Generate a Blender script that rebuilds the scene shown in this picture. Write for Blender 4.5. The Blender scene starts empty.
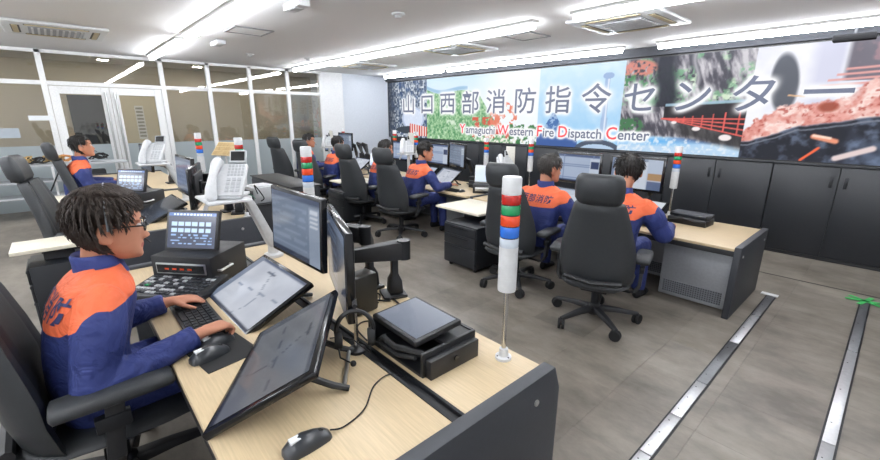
import bpy, bmesh, math, random
import numpy as np
from mathutils import Vector, Matrix, Euler
from mathutils.bvhtree import BVHTree

random.seed(7)
RNG = np.random.default_rng(11)
SC = bpy.context.scene
COL = SC.collection
S = 0.88            # the room is laid out with the camera 2.0 units up; S turns those units into metres

# ------------------------------------------------------------------ camera
CAM_H, PITCH, YAW, ROLL, FPX = 2.0, 0.2665, 0.8334, 0.005, 413.57
_fh = Vector((-math.sin(YAW), math.cos(YAW), 0)); _r = Vector((math.cos(YAW), math.sin(YAW), 0)); _up = Vector((0, 0, 1))
_F = _fh*math.cos(PITCH) - _up*math.sin(PITCH); _U = _fh*math.sin(PITCH) + _up*math.cos(PITCH)
_r2 = _r*math.cos(ROLL) + _U*math.sin(ROLL); _U2 = _U*math.cos(ROLL) - _r*math.sin(ROLL)
cam = bpy.data.cameras.new('camera'); cam.sensor_width = 36; cam.lens = FPX/880*36; cam.clip_start = .02
cam_o = bpy.data.objects.new('camera', cam); COL.objects.link(cam_o); SC.camera = cam_o
cam_o.matrix_world = Matrix(((_r2.x, _U2.x, -_F.x, 0), (_r2.y, _U2.y, -_F.y, 0), (_r2.z, _U2.z, -_F.z, CAM_H*S), (0, 0, 0, 1)))

# ------------------------------------------------------------------ world, view, lamps' strength
W = bpy.data.worlds.new('world'); SC.world = W; W.use_nodes = True
W.node_tree.nodes['Background'].inputs[0].default_value = (.9, .95, 1, 1)
W.node_tree.nodes['Background'].inputs[1].default_value = .25
SC.view_settings.view_transform = 'Standard'; SC.view_settings.look = 'None'
SC.view_settings.gamma = 1; SC.view_settings.use_curve_mapping = False
SC.view_settings.exposure = 0.22
TUBE = 37.0         # emission of the fluorescent diffusers
try:
    SC.cycles.max_bounces = 7; SC.cycles.diffuse_bounces = 4; SC.cycles.glossy_bounces = 3
    SC.cycles.transparent_max_bounces = 12; SC.cycles.transmission_bounces = 4
    SC.cycles.caustics_reflective = False; SC.cycles.caustics_refractive = False
    SC.cycles.sample_clamp_indirect = 4
except Exception: pass

# ------------------------------------------------------------------ materials
def lin(c):
    if isinstance(c, str):
        c = c.lstrip('#'); c = [int(c[i:i+2], 16)/255 for i in (0, 2, 4)]
    return [x/12.92 if x <= .04045 else ((x+.055)/1.055)**2.4 for x in c]
def nd(t, ty, **kw):
    n = t.nodes.new(ty)
    for k, v in kw.items(): setattr(n, k, v)
    return n
MATS = {}
def mat(name, col, rough=.5, metal=0, vary=.06, scale=40, bump=0, bscale=200, spec=.5, emit=None, estr=0, stretch=None, coat=0):
    if name in MATS: return MATS[name]
    m = bpy.data.materials.new(name); m.use_nodes = True; t = m.node_tree; b = t.nodes['Principled BSDF']
    c = lin(col); b.inputs['Roughness'].default_value = rough; b.inputs['Metallic'].default_value = metal
    b.inputs['Specular IOR Level'].default_value = spec
    if coat: b.inputs['Coat Weight'].default_value = coat
    tc = nd(t, 'ShaderNodeTexCoord'); mp = nd(t, 'ShaderNodeMapping')
    if stretch: mp.inputs['Scale'].default_value = stretch
    t.links.new(tc.outputs['Object'], mp.inputs[0])
    nz = nd(t, 'ShaderNodeTexNoise'); nz.inputs['Scale'].default_value = scale; nz.inputs['Detail'].default_value = 3
    t.links.new(mp.outputs[0], nz.inputs['Vector'])
    r = nd(t, 'ShaderNodeValToRGB')
    r.color_ramp.elements[0].position = .3; r.color_ramp.elements[1].position = .7
    r.color_ramp.elements[0].color = [max(0, x*(1-vary)) for x in c]+[1]; r.color_ramp.elements[1].color = [min(1, x*(1+vary)) for x in c]+[1]
    t.links.new(nz.outputs[0], r.inputs[0]); t.links.new(r.outputs[0], b.inputs['Base Color'])
    if bump:
        n2 = nd(t, 'ShaderNodeTexNoise'); n2.inputs['Scale'].default_value = bscale; t.links.new(mp.outputs[0], n2.inputs['Vector'])
        bp = nd(t, 'ShaderNodeBump'); bp.inputs['Strength'].default_value = bump; bp.inputs['Distance'].default_value = .01
        t.links.new(n2.outputs[0], bp.inputs['Height']); t.links.new(bp.outputs[0], b.inputs['Normal'])
    if emit:
        b.inputs['Emission Color'].default_value = lin(emit)+[1]; b.inputs['Emission Strength'].default_value = estr
    MATS[name] = m; return m
BLACK = mat('black_plastic', '#1b1c1f', .45, bump=.05, bscale=400)
GLOSS = mat('gloss_black', '#101114', .18)
VINYL = mat('chair_vinyl', '#2a2d30', .5, bump=.12, bscale=350)
DARKM = mat('dark_metal', '#202226', .4, .4)
PANEL = mat('dark_grey_panel', '#2f3238', .5, bump=.1, bscale=500)
CABM = mat('cabinet_black', '#1d2025', .42, bump=.06, bscale=500)
GREYM = mat('grey_panel', '#a3a6ab', .4, .3)
CHROME = mat('chrome', '#d8d9da', .18, 1.0)
STEEL = mat('brushed_steel', '#c9cac8', .3, 1.0, stretch=(1, 60, 1))
WHITE = mat('white_paint', '#eceded', .45)
WHITEP = mat('white_plastic', '#d3d5d7', .35)
WALLW = mat('white_wall', '#e9eaec', .8, bump=.04, bscale=120)
WALLB = mat('pale_blue_wall', '#d7dde6', .8, bump=.04, bscale=120)
WOOD = mat('pale_maple', '#c9b491', .38, vary=.09, scale=6, stretch=(1.2, 22, 22))
TOPW = mat('cream_top', '#e3dcc9', .4, vary=.04, scale=6, stretch=(1.2, 22, 22))
RUBBER = mat('rubber', '#151618', .75)
BEIGE = mat('beige_wall', '#c9c3b6', .85)
GREYP = mat('grey_plastic', '#b9bcbf', .45)
SKIN = mat('skin', '#c98d70', .5, vary=.05, bump=.03)
HAIR = mat('hair', '#15110f', .55, vary=.3, scale=60, bump=.3, bscale=90)
LENS = {'red': mat('lens_red', '#b3231c', .2, coat=.5), 'green': mat('lens_green', '#1f8a56', .2, coat=.5),
        'orange': mat('lens_orange', '#dd4a22', .2, coat=.5), 'blue': mat('lens_blue', '#2f6fd0', .2, coat=.5), 'clear': mat('lens_clear', '#c9d3de', .2, coat=.5)}
TAN = mat('tan_cable', '#b89a64', .6)
INKM = mat('navy_ink', '#2b2f5a', .7)
SIGNG = mat('sign_grey', '#22252c', .6, emit='#6a728c', estr=.72)
SIGNW = mat('sign_white', '#ffffff', .5, emit='#fbfcff', estr=1.0)
SIGNR = mat('sign_red', '#e0353a', .5, emit='#e0353a', estr=.7)

def screen_mat(name='screen', strength=.8, rough=.22, spec=.5):
    if name in MATS: return MATS[name]
    m = bpy.data.materials.new(name); m.use_nodes = True; t = m.node_tree; b = t.nodes['Principled BSDF']
    a = nd(t, 'ShaderNodeAttribute', attribute_name='picture')
    b.inputs['Base Color'].default_value = (.012, .013, .015, 1); b.inputs['Roughness'].default_value = rough; b.inputs['Specular IOR Level'].default_value = spec
    t.links.new(a.outputs['Color'], b.inputs['Emission Color']); b.inputs['Emission Strength'].default_value = strength
    MATS[name] = m; return m

# ------------------------------------------------------------------ mesh helpers
class MB:
    def __init__(s): s.v = []; s.f = []
    def add(s, vs, fs):
        n = len(s.v); s.v += [tuple(p) for p in vs]; s.f += [tuple(i+n for i in f) for f in fs]; return s
    def box(s, x0, x1, y0, y1, z0, z1, M=None):
        vs = [Vector((x, y, z)) for z in (z0, z1) for y in (y0, y1) for x in (x0, x1)]
        if M: vs = [M @ p for p in vs]
        return s.add(vs, [(0, 2, 3, 1), (4, 5, 7, 6), (0, 1, 5, 4), (2, 6, 7, 3), (0, 4, 6, 2), (1, 3, 7, 5)])
    def rings(s, rings, closed=True, caps=True):
        n = len(rings[0]); vs = [p for r in rings for p in r]; fs = []
        for i in range(len(rings)-1):
            for j in range(n if closed else n-1):
                k = (j+1) % n; fs.append((i*n+j, i*n+k, (i+1)*n+k, (i+1)*n+j))
        if caps and closed:
            fs.append(tuple(range(n-1, -1, -1))); fs.append(tuple((len(rings)-1)*n+j for j in range(n)))
        return s.add(vs, fs)
    def tube(s, pts, r, n=8, flat=None, caps=True):
        pts = [Vector(p) for p in pts]; rs = r if isinstance(r, (list, tuple)) else [r]*len(pts); rings = []
        t0 = (pts[1]-pts[0]).normalized(); u = t0.orthogonal().normalized()
        for i, p in enumerate(pts):
            a = pts[max(i-1, 0)]; b = pts[min(i+1, len(pts)-1)]; t = (b-a).normalized()
            u = (u - t*u.dot(t)); u = u.normalized() if u.length > 1e-6 else t.orthogonal().normalized(); w = t.cross(u)
            rings.append([p + (u*math.cos(2*math.pi*k/n) + w*math.sin(2*math.pi*k/n))*rs[i] for k in range(n)])
        return s.rings(rings, caps=caps)
    def lathe(s, prof, n=16, c=(0, 0, 0), M=None):
        rings = []
        for r, z in prof:
            ring = [Vector((c[0]+r*math.cos(2*math.pi*k/n), c[1]+r*math.sin(2*math.pi*k/n), c[2]+z)) for k in range(n)]
            if M: ring = [M @ p for p in ring]
            rings.append(ring)
        return s.rings(rings)
    def prism(s, poly, a, b, axis='x'):
        def P(q, t): return {'x': (t, q[0], q[1]), 'y': (q[0], t, q[1]), 'z': (q[0], q[1], t)}[axis]
        n = len(poly); vs = [P(q, a) for q in poly]+[P(q, b) for q in poly]
        return s.add(vs, [tuple(range(n-1, -1, -1)), tuple(range(n, 2*n))]+[(i, (i+1) % n, n+(i+1) % n, n+i) for i in range(n)])
    def ball(s, c, r, nu=12, nv=8, M=None):
        r = (r, r, r) if not isinstance(r, (tuple, list)) else r; vs = []; fs = []
        for i in range(nv+1):
            th = math.pi*i/nv
            for j in range(nu):
                ph = 2*math.pi*j/nu; p = Vector((r[0]*math.sin(th)*math.cos(ph), r[1]*math.sin(th)*math.sin(ph), r[2]*math.cos(th)))
                vs.append((M @ p if M else p) + Vector(c))
        for i in range(nv):
            for j in range(nu):
                k = (j+1) % nu; fs.append((i*nu+j, (i+1)*nu+j, (i+1)*nu+k, i*nu+k))
        return s.add(vs, fs)
    def mesh(s, name, m=None, bevel=0, smooth=False, seg=2, angle=40):
        bm = bmesh.new(); vs = [bm.verts.new(p) for p in s.v]
        for f in s.f:
            try: bm.faces.new([vs[i] for i in f])
            except ValueError: pass
        bmesh.ops.remove_doubles(bm, verts=bm.verts, dist=1e-6)
        bmesh.ops.dissolve_degenerate(bm, edges=bm.edges, dist=1e-6)
        bmesh.ops.recalc_face_normals(bm, faces=bm.faces)
        if bevel:
            ed = [e for e in bm.edges if len(e.link_faces) == 2 and e.calc_face_angle(0) > .5]
            bmesh.ops.bevel(bm, geom=ed, offset=bevel, segments=seg, profile=.5, affect='EDGES', clamp_overlap=True)
        me = bpy.data.meshes.new(name); bm.to_mesh(me); bm.free()
        if smooth or bevel:
            me.polygons.foreach_set('use_smooth', [True]*len(me.polygons))
            try: me.set_sharp_from_angle(angle=math.radians(angle))
            except Exception: pass
        if m: me.materials.append(m)
        return me
    def build(s, name, m, parent=None, **kw):
        return put(name, s.mesh(name, m, **kw), parent)
def put(name, me, parent=None):
    o = bpy.data.objects.new(name, me); COL.objects.link(o); o.parent = parent; return o
def tag(o, label=None, cat=None, group=None, kind=None):
    for k, v in (('label', label), ('category', cat), ('group', group), ('kind', kind)):
        if v: o[k] = v
    return o
def thing(name, label, cat, loc=(0, 0, 0), rz=0, group=None, scale=1):
    o = bpy.data.objects.new(name, None); COL.objects.link(o); o.empty_display_size = .1
    o.location = loc; o.rotation_euler = (0, 0, rz); o.scale = (scale,)*3
    return tag(o, label, cat, group)
KIDS = {}
def copy_tree(o, loc, rz=0, label=None, group=None):
    kids = {}
    for x in bpy.data.objects:
        if x.parent: kids.setdefault(x.parent.name, []).append(x)
    def cp(x, par):
        c = x.copy(); COL.objects.link(c); c.parent = par
        for ch in kids.get(x.name, []): cp(ch, c)
        return c
    r = cp(o, None); r.location = loc; r.rotation_euler = (0, 0, rz)
    return tag(r, label, None, group)
def struct(o): o['kind'] = 'structure'; return o
def pillow(rows, th, n=15, wing=.0, power=4):
    """upholstered slab: rows of (z, y, halfwidth, thickness factor) from bottom to top, edges rounded, sides curling forward by wing"""
    rings = []
    for z, y, hw, tf in rows:
        ring = []
        for side in (1, -1):
            for k in range(n):
                t = -1+2*k/(n-1); t = t if side == 1 else -t
                e = max(0., 1-abs(t)**power)**.5
                ring.append(Vector((hw*t, y+wing*abs(t)**3+side*th*tf*.5*max(e, .06), z)))
        rings.append(ring)
    mb = MB(); mb.rings(rings); return mb
def paint_grid(name, w, h, nx, ny, fn, m, parent=None):
    """flat lit display in the local x-z plane facing -y, with its picture as point colours"""
    xs = np.linspace(-w/2, w/2, nx+1); zs = np.linspace(-h/2, h/2, ny+1); X, Z = np.meshgrid(xs, zs)
    rgb = fn((X+w/2)/w, (Z+h/2)/h); rgb = np.clip(rgb, 0, 1); l = np.where(rgb <= .04045, rgb/12.92, ((rgb+.055)/1.055)**2.4)
    co = np.stack([X.ravel(), np.zeros(X.size), Z.ravel()], 1)
    i = np.arange(nx*ny); r = i//nx; c = i % nx; a = r*(nx+1)+c
    fs = np.stack([a, a+1, a+nx+2, a+nx+1], 1)
    me = bpy.data.meshes.new(name); me.from_pydata(co.tolist(), [], fs.tolist())
    at = me.color_attributes.new('picture', 'FLOAT_COLOR', 'POINT')
    at.data.foreach_set('color', np.concatenate([l.reshape(-1, 3), np.ones((X.size, 1))], 1).ravel().astype(np.float32))
    me.materials.append(m); return put(name, me, parent)
def vnoise(X, Y, sx, sy, seed):
    g = np.random.default_rng(seed).random((64, 64)); x = X*sx; y = Y*sy
    xi = np.floor(x).astype(int); yi = np.floor(y).astype(int); fx = x-xi; fy = y-yi; fx = fx*fx*(3-2*fx); fy = fy*fy*(3-2*fy)
    G = lambda a, b: g[a % 64, b % 64]
    return (G(xi, yi)*(1-fx)+G(xi+1, yi)*fx)*(1-fy)+(G(xi, yi+1)*(1-fx)+G(xi+1, yi+1)*fx)*fy
def fbm(X, Y, sx, sy, seed, o=4):
    return sum(vnoise(X, Y, sx*2**k, sy*2**k, seed+k)*.5**k for k in range(o))/sum(.5**k for k in range(o))
def lerp(a, b, t): t = t[..., None]; return a*(1-t)+np.array(b)*t
def hexc(s): return np.array([int(s[i:i+2], 16)/255 for i in (1, 3, 5)])
def text_mesh(name, body, size, m, offset=0, spacing=1, align='CENTER'):
    c = bpy.data.curves.new(name, 'FONT'); c.body = body; c.size = size; c.offset = offset; c.space_character = spacing; c.align_x = align; c.resolution_u = 3
    o = bpy.data.objects.new(name, c); COL.objects.link(o); dg = bpy.context.evaluated_depsgraph_get()
    me = bpy.data.meshes.new_from_object(o.evaluated_get(dg)); bpy.data.objects.remove(o); bpy.data.curves.remove(c)
    me.materials.clear(); me.materials.append(m); me.name = name; return me
# ================================================================== the room
XW, YW, CH = -11.32, 8.04, 3.2          # glass wall, screen wall, ceiling height
XR, YB = 3.2, -5.0
PLAT = .22                              # the first desk row stands on a low platform
# floor tiles
def floor_mat():
    m = bpy.data.materials.new('stone_vinyl'); m.use_nodes = True; t = m.node_tree; b = t.nodes['Principled BSDF']
    b.inputs['Roughness'].default_value = .42
    g = nd(t, 'ShaderNodeNewGeometry'); oi = nd(t, 'ShaderNodeObjectInfo')
    mp = nd(t, 'ShaderNodeMapping'); mp.inputs['Scale'].default_value = (1.0, 1.7, 1); t.links.new(g.outputs['Position'], mp.inputs[0])
    n1 = nd(t, 'ShaderNodeTexNoise'); n1.inputs['Scale'].default_value = 1.6; n1.inputs['Detail'].default_value = 9; n1.inputs['Roughness'].default_value = .68
    t.links.new(mp.outputs[0], n1.inputs['Vector'])
    ad = nd(t, 'ShaderNodeMath', operation='MULTIPLY_ADD'); t.links.new(oi.outputs['Random'], ad.inputs[0]); ad.inputs[1].default_value = .10; t.links.new(n1.outputs[0], ad.inputs[2])
    r = nd(t, 'ShaderNodeValToRGB'); e = r.color_ramp.elements
    e[0].position = .36; e[0].color = lin('#5a544c')+[1]; e[1].position = .82; e[1].color = lin('#989085')+[1]
    t.links.new(ad.outputs[0], r.inputs[0]); t.links.new(r.outputs[0], b.inputs['Base Color'])
    n2 = nd(t, 'ShaderNodeTexNoise'); n2.inputs['Scale'].default_value = 60; n2.inputs['Detail'].default_value = 4; t.links.new(g.outputs['Position'], n2.inputs['Vector'])
    bp = nd(t, 'ShaderNodeBump'); bp.inputs['Strength'].default_value = .08; t.links.new(n2.outputs[0], bp.inputs['Height']); t.links.new(bp.outputs[0], b.inputs['Normal'])
    return m
FLOORM = floor_mat()
floor = struct(MB().box(XW-3, XR, YB, YW+.4, -.1, -.004).build('floor', FLOORM))
floor['label'] = 'grey brown stone look vinyl floor'
TS = .56
tile_me = MB().box(-TS/2+.0004, TS/2-.0004, -TS/2+.0004, TS/2-.0004, -.02, 0).mesh('floor_tile', FLOORM, bevel=.0004, seg=1)
nx = 0
for i in range(-12, 5):
    for j in range(3, 15):
        x, y = (i+.5)*TS, (j+.5)*TS
        if x < -6.6 or y > YW or (x > 1.2) or (y < 2.0 and x < -1.5): continue
        o = put('floor_tile', tile_me, floor); o.location = (x, y, 0); nx += 1
plat = struct(MB().box(XW+.3, -.84, YB, 1.34, 0, PLAT).build('floor_platform', FLOORM)); plat['label'] = 'low raised platform floor under the first desk row'
# ceiling and walls
CEILM = mat('ceiling_board', '#f0f0f1', .9, vary=.03, scale=90, bump=.25, bscale=70)
c = struct(MB().box(XW-3, XR, YB, YW+.4, CH, CH+.1).build('ceiling', CEILM)); c['label'] = 'white gypsum board ceiling'
struct(MB().box(XW-3, XR, YW+.06, YW+.4, 0, CH).build('wall_front', CABM))
struct(MB().box(XW-3, XR, YB-.1, YB, 0, CH).build('wall_back', WALLW))
struct(MB().box(XR, XR+.1, YB, YW+.4, 0, CH).build('wall_right', WALLW))
struct(MB().box(XW-.18, XW+.06, 5.72, 6.39, 0, CH).build('wall_column', WALLW))
struct(MB().box(XW-.18, XW, 6.39, YW+.06, 0, CH).build('wall_left', WALLB))
# corridor behind the glass
struct(MB().box(XW-2.1, XW-2.0, YB, 6.4, 0, CH).build('wall_corridor', BEIGE))
dk = mat('corridor_door', '#2b3038', .4)
o = struct(MB().box(XW-2.0, XW-1.95, .34, .98, 0, 2.46).build('door_3', dk)); o['label'] = 'dark door across the corridor'
o = struct(MB().box(XW-2.0, XW-1.96, 1.28, 2.12, .5, 2.46).build('wall_panel', mat('cream_panel', '#d8cfb4', .6))); o['label'] = 'cream notice panel in the corridor'
# glass partition
def glass_mat(name, tint, refl, frost=0):
    m = bpy.data.materials.new(name); m.use_nodes = True; t = m.node_tree; t.nodes.remove(t.nodes['Principled BSDF']); out = t.nodes['Material Output']
    tr = nd(t, 'ShaderNodeBsdfTransparent'); tr.inputs[0].default_value = tint+[1]
    gl = nd(t, 'ShaderNodeBsdfGlossy'); gl.inputs['Roughness'].default_value = .02
    lw = nd(t, 'ShaderNodeFresnel'); lw.inputs[0].default_value = 1.5
    mu = nd(t, 'ShaderNodeMath', operation='MULTIPLY'); mu.use_clamp = True; t.links.new(lw.outputs[0], mu.inputs[0]); mu.inputs[1].default_value = refl
    mx = nd(t, 'ShaderNodeMixShader'); t.links.new(mu.outputs[0], mx.inputs[0]); t.links.new(tr.outputs[0], mx.inputs[1]); t.links.new(gl.outputs[0], mx.inputs[2])
    last = mx
    if frost:
        df = nd(t, 'ShaderNodeBsdfDiffuse'); df.inputs[0].default_value = lin('#c3cdd1')+[1]
        tl = nd(t, 'ShaderNodeBsdfTranslucent'); tl.inputs[0].default_value = lin('#c3cdd1')+[1]
        m2 = nd(t, 'ShaderNodeMixShader'); m2.inputs[0].default_value = .35; t.links.new(df.outputs[0], m2.inputs[1]); t.links.new(tl.outputs[0], m2.inputs[2])
        m3 = nd(t, 'ShaderNodeMixShader'); m3.inputs[0].default_value = frost; t.links.new(mx.outputs[0], m3.inputs[1]); t.links.new(m2.outputs[0], m3.inputs[2]); last = m3
    t.links.new(last.outputs[0], out.inputs[0]); return m
GLASS = glass_mat('glass', [.9, .89, .85], 2.6)
FROST = glass_mat('frosted_glass', [.8, .82, .82], 1.5, .88)
gw = thing('wall_glass', 'white framed glass partition with frosted lower band', None); struct(gw)
MY = [-3.95, -1.98, 0.0, 1.95, 2.88, 3.82, 4.78, 5.72]
ZT, ZF = 2.6, 1.42
for y in MY: MB().box(XW-.05, XW+.05, y-.045, y+.045, 0, CH).build('mullion', WHITE, gw, bevel=.006)
MB().box(XW-.05, XW+.05, -4.0, 5.72, CH-.06, CH).build('top_rail', WHITE, gw)
for a, b in zip(MY[:-1], MY[1:]):
    MB().box(XW-.045, XW+.045, a+.045, b-.045, ZT-.04, ZT+.04).build('transom', WHITE, gw, bevel=.005)
    MB().box(XW-.006, XW+.006, a+.045, b-.045, ZT+.04, CH-.06).build('pane', GLASS, gw)
    if a != 0.0:
        MB().box(XW-.006, XW+.006, a+.045, b-.045, ZF, ZT-.04).build('pane', GLASS, gw)
        MB().box(XW-.006, XW+.006, a+.045, b-.045, .1, ZF).build('frosted_pane', FROST, gw)
        MB().box(XW-.045, XW+.045, a+.045, b-.045, 0, .1).build('bottom_rail', WHITE, gw)
for n, (a, b, hy) in enumerate(((.05, .975, .90), (.985, 1.9, 1.06))):
    d = thing('door_%d' % (n+1), 'white framed glass door leaf with long steel pull bar', None); struct(d)
    for y0, y1 in ((a, a+.14), (b-.14, b)): MB().box(XW-.04, XW+.04, y0, y1, .02, ZT-.05).build('stile', WHITE, d, bevel=.006)
    MB().box(XW-.04, XW+.04, a+.14, b-.14, ZT-.19, ZT-.05).build('door_rail', WHITE, d); MB().box(XW-.04, XW+.04, a+.14, b-.14, .02, .2).build('door_rail', WHITE, d)
    MB().box(XW-.006, XW+.006, a+.14, b-.14, ZF, ZT-.19).build('pane', GLASS, d); MB().box(XW-.006, XW+.006, a+.14, b-.14, .2, ZF).build('frosted_pane', FROST, d)
    h = MB().tube([(XW+.065, hy, .9), (XW+.065, hy, 2.46)], .02, 10)
    for z in (1.0, 2.36): h.tube([(XW+.03, hy, z), (XW+.065, hy, z)], .014, 8)
    h.build('pull_bar', STEEL, d, smooth=True)
NOTE = mat('paper', '#e9edf0', .7)
tag(MB().box(XW+.052, XW+.056, -.33, .02, 1.9, 1.99).build('notice_strip', NOTE), 'narrow white notice strip on glass beside the door', 'notice')
tag(MB().box(XW+.01, XW+.014, -.8, -.5, 1.58, 1.76).build('notice_sheet', mat('grey_paper', '#aab4bc', .7)), 'small white paper sheet taped to the glass at far left', 'notice')
tl = thing('corridor_notice', 'tall narrow printed notice hanging behind the right door leaf', 'notice', (XW-1.955, 1.68, 1.42))
MB().box(0, .01, -.09, .09, 0, .82).build('sheet', NOTE, tl)
for k in range(9): MB().box(.01, .012, -.07, .07, .05+k*.085, .10+k*.085).build('printed_line', mat('print_grey', '#9a9a92', .8), tl)

# ------------------------------------------------------------------ black storage cabinets below the screen
cab0 = None
for k in range(9):
    cx = -.52-1.51*k+1.51
    lab = ['black double door cabinet at the right end of the wall, cut by the picture edge', 'black double door cabinet under the grilled meat picture', 'black double door cabinet behind the end of the nearer console',
           'black double door cabinet behind the two nearest seated operators', 'black double door cabinet behind the grey haired operator', 'black double door cabinet under the red word Western', 'black double door cabinet under the green hill picture',
           'black double door cabinet next to the corner behind the far operators', 'black double door cabinet touching the pale blue corner wall'][k]
    if cx-.75 < XW: 
        continue
    t = thing('storage_cabinet', lab, 'cabinet', (cx, 7.98, 0), 0, 'cabinets under the video wall')
    MB().box(-.752, .752, .02, .1, 0, 1.38).build('body', CABM, t)
    for s in (-1, 1):
        d = MB().box(min(s*.006, s*.745), max(s*.006, s*.745), -.005, .02, .05, 1.345).build('door', CABM, t, bevel=.004)
        MB().box(s*.075-.02, s*.075+.02, -.012, -.004, 1.06, 1.22).build('handle', DARKM, d, bevel=.006)
    MB().box(-.755, .755, -.012, .1, 1.352, 1.385).build('top', CABM, t, bevel=.004)
    MB().box(-.75, .75, .0, .1, 0, .045).build('plinth', BLACK, t)
# ------------------------------------------------------------------ video wall
SX0, SX1, SZ0, SZ1 = -11.3, .17, 1.405, 3.02
def video(u, v):
    x = SX0+(SX1-SX0)*u; z = SZ0+(SZ1-SZ0)*v; out = np.ones(u.shape+(3,))*.9
    def put_(mask, col): out[mask] = col if not callable(col) else col
    def blob(cx, cz, rx, rz): return ((x-cx)/rx)**2+((z-cz)/rz)**2
    n1 = fbm(x, z, 3, 3, 1); n2 = fbm(x, z, 9, 9, 5); n3 = fbm(x, z, 22, 22, 9)
    # 1 aerial town
    m = x < -9.4
    blk = np.random.default_rng(3).random((200, 60)); bi = blk[np.clip(((x+12)*26).astype(int), 0, 199), np.clip(((z-1.3)*20).astype(int), 0, 59)]
    town = lerp(np.ones(u.shape+(3,))*hexc('#46566f'), hexc('#e8eef4'), np.clip(bi*1.5-.45, 0, 1)); town = lerp(town, hexc('#35507e'), np.clip((n2-.5)*3, 0, .7)); town = lerp(town, hexc('#2b2f38'), np.clip((-10.75-x)*1.6, 0, .8))
    dome = blob(-10.05, 1.95, .55, .36); town = lerp(town, hexc('#dfe8fa'), np.clip((1-dome)*5, 0, .95)); town = lerp(town, hexc('#8aa2d0'), np.clip((.5-abs(dome-.75)*4), 0, .6))
    town[(blob(-10.0, 1.62, .9, .12) < 1)] = hexc('#39424c'); st = (x > -10.2) & (z < 1.72+(x+9.4)*-.12) & (z > 1.45); town[st] = hexc('#d64a3c'); town[st & ((x*9 % 1) > .55)] = hexc('#f0e4e0')
    out[m] = town[m]
    # 2 green hills and red bridge
    m = (x >= -9.4) & (x < -5.6)
    sky = lerp(np.ones(u.shape+(3,))*hexc('#f4f9fd'), hexc('#bfe0f6'), np.clip((z-2.3)*1.0, 0, .75)*np.clip((-6.6-x), 0, 1))
    hill = lerp(np.ones(u.shape+(3,))*hexc('#4f8f5c'), hexc('#c3e2b6'), np.clip(n3*1.9-.45, 0, 1)); hill = lerp(hill, hexc('#e8f3e2'), np.clip((n2-.6)*5, 0, .8))
    top = 2.75-.1*(x+9.4)+.08*np.sin(x*3)-np.clip(x+7.4, 0, 9)*.9
    a = np.where((z < top)[..., None], hill, sky); a = lerp(a, hexc('#5f97c4'), np.clip(1-abs(z-top-.05)/.06, 0, .5)*(x < -7.8))
    a[(z > 1.5) & (z < 2.0) & (x > -7.6) & (x < -6.3) & (n2 > .56)] = hexc('#d6604a'); a[(z < 1.8) & (x > -7.6) & (n3 > .58)] = hexc('#f2f0e4')
    fl = (blob(-6.6, 2.0, .42, .36) < 1) & (n2 > .5); a[fl] = hexc('#e88468'); a[(x > -6.4) & (z < 1.85) & (n2 > .47)] = hexc('#3f7d46'); a[(x > -7.2) & (x < -5.9) & (z > 1.6) & (z < 1.72)] = hexc('#c8382a')
    out[m] = a[m]
    # 3 blue sky tower
    m = (x >= -5.6) & (x < -3.74)
    a = lerp(np.ones(u.shape+(3,))*hexc('#cfe9fb'), hexc('#86c2f0'), np.clip((3.0-z)*.6, 0, 1)*np.clip(n1+.3, 0, 1)); a = lerp(a, hexc('#e4f3fd'), np.clip((n1-.5)*2.2, 0, .8))
    a[(abs(x+4.06) < .05+(z < 2.0)*.02) & (z < 2.80)] = hexc('#a6bfe2'); a[(abs(x+4.04) < .02) & (z < 2.80)] = hexc('#dfe9f8'); a[(blob(-4.05, 2.78, .11, .06) < 1)] = hexc('#9db6dc')
    tri = (z < 2.15-abs(x+5.2)*1.6) & (z < 2.1); a[tri] = hexc('#4b74b0'); a[tri & (n3 > .55)] = hexc('#9dbbe0')
    a[(z < 1.62+.05*np.sin(x*9)) & (x < -4.6)] = hexc('#3f5fa0'); a[(blob(-4.15, 1.36, .5, .22) < 1)] = hexc('#4d586b'); a[(blob(-4.15, 1.34, .4, .15) < 1)] = hexc('#b8cfe8')
    out[m] = a[m]
    # 4 gorge with red footbridge
    one = np.ones(u.shape+(3,)); sm = lambda e0, e1, q: np.clip((q-e0)/(e1-e0), 0, 1)
    m = (x >= -3.74) & (x < -1.75)
    streak = fbm(x+.35*z, z, 16, 5, 21); a = lerp(one*hexc('#6a6670'), hexc('#d3cfd4'), sm(.42, .72, streak)); a = lerp(a, hexc('#3c3a44'), sm(.52, .38, streak)*.7)
    gr = sm(.50, .60, n1)*sm(.40, .55, n3)*(z > 2.1); a = lerp(a, hexc('#7db58a'), gr*.85); a = lerp(a, hexc('#d6e8cc'), gr*sm(.56, .7, n2))
    a = lerp(a, hexc('#24252f'), sm(.24, .10, abs(x+3.0-.05*np.sin(z*6)))*(z > 2.2)*.92)
    a = lerp(a, hexc('#d9d7dc'), sm(.06, .0, abs(x+2.55+.05*np.sin(z*9)))*(z > 2.5)*.7)
    a = lerp(a, hexc('#d98a7c'), sm(1.0, .6, blob(-3.5, 2.86, .36, .16))*sm(.38, .5, n3)); a = lerp(a, hexc('#4f8a5c'), sm(1.0, .7, blob(-3.62, 2.6, .3, .18))*sm(.40, .52, n3)); a = lerp(a, hexc('#46794f'), sm(1., .6, blob(-3.55, 1.86, .3, .18))*sm(.4, .5, n3))
    wl = 1.70-.02*(x+3.74)-.10*sm(-2.6, -1.75, x); wat = sm(wl+.02, wl-.02, z)
    wc = lerp(one*hexc('#bcd9f2'), hexc('#5fb0ee'), sm(.10, .0, abs(z-1.60))*sm(-2.2, -3.0, x)); wc = lerp(wc, hexc('#2b4584'), sm(.09, .0, abs(z-1.66))*sm(-2.9, -2.3, x)); wc = lerp(wc, hexc('#eef4fa'), sm(.5, .7, n3)*.8); a = a*(1-wat[..., None])+wc*wat[..., None]
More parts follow.
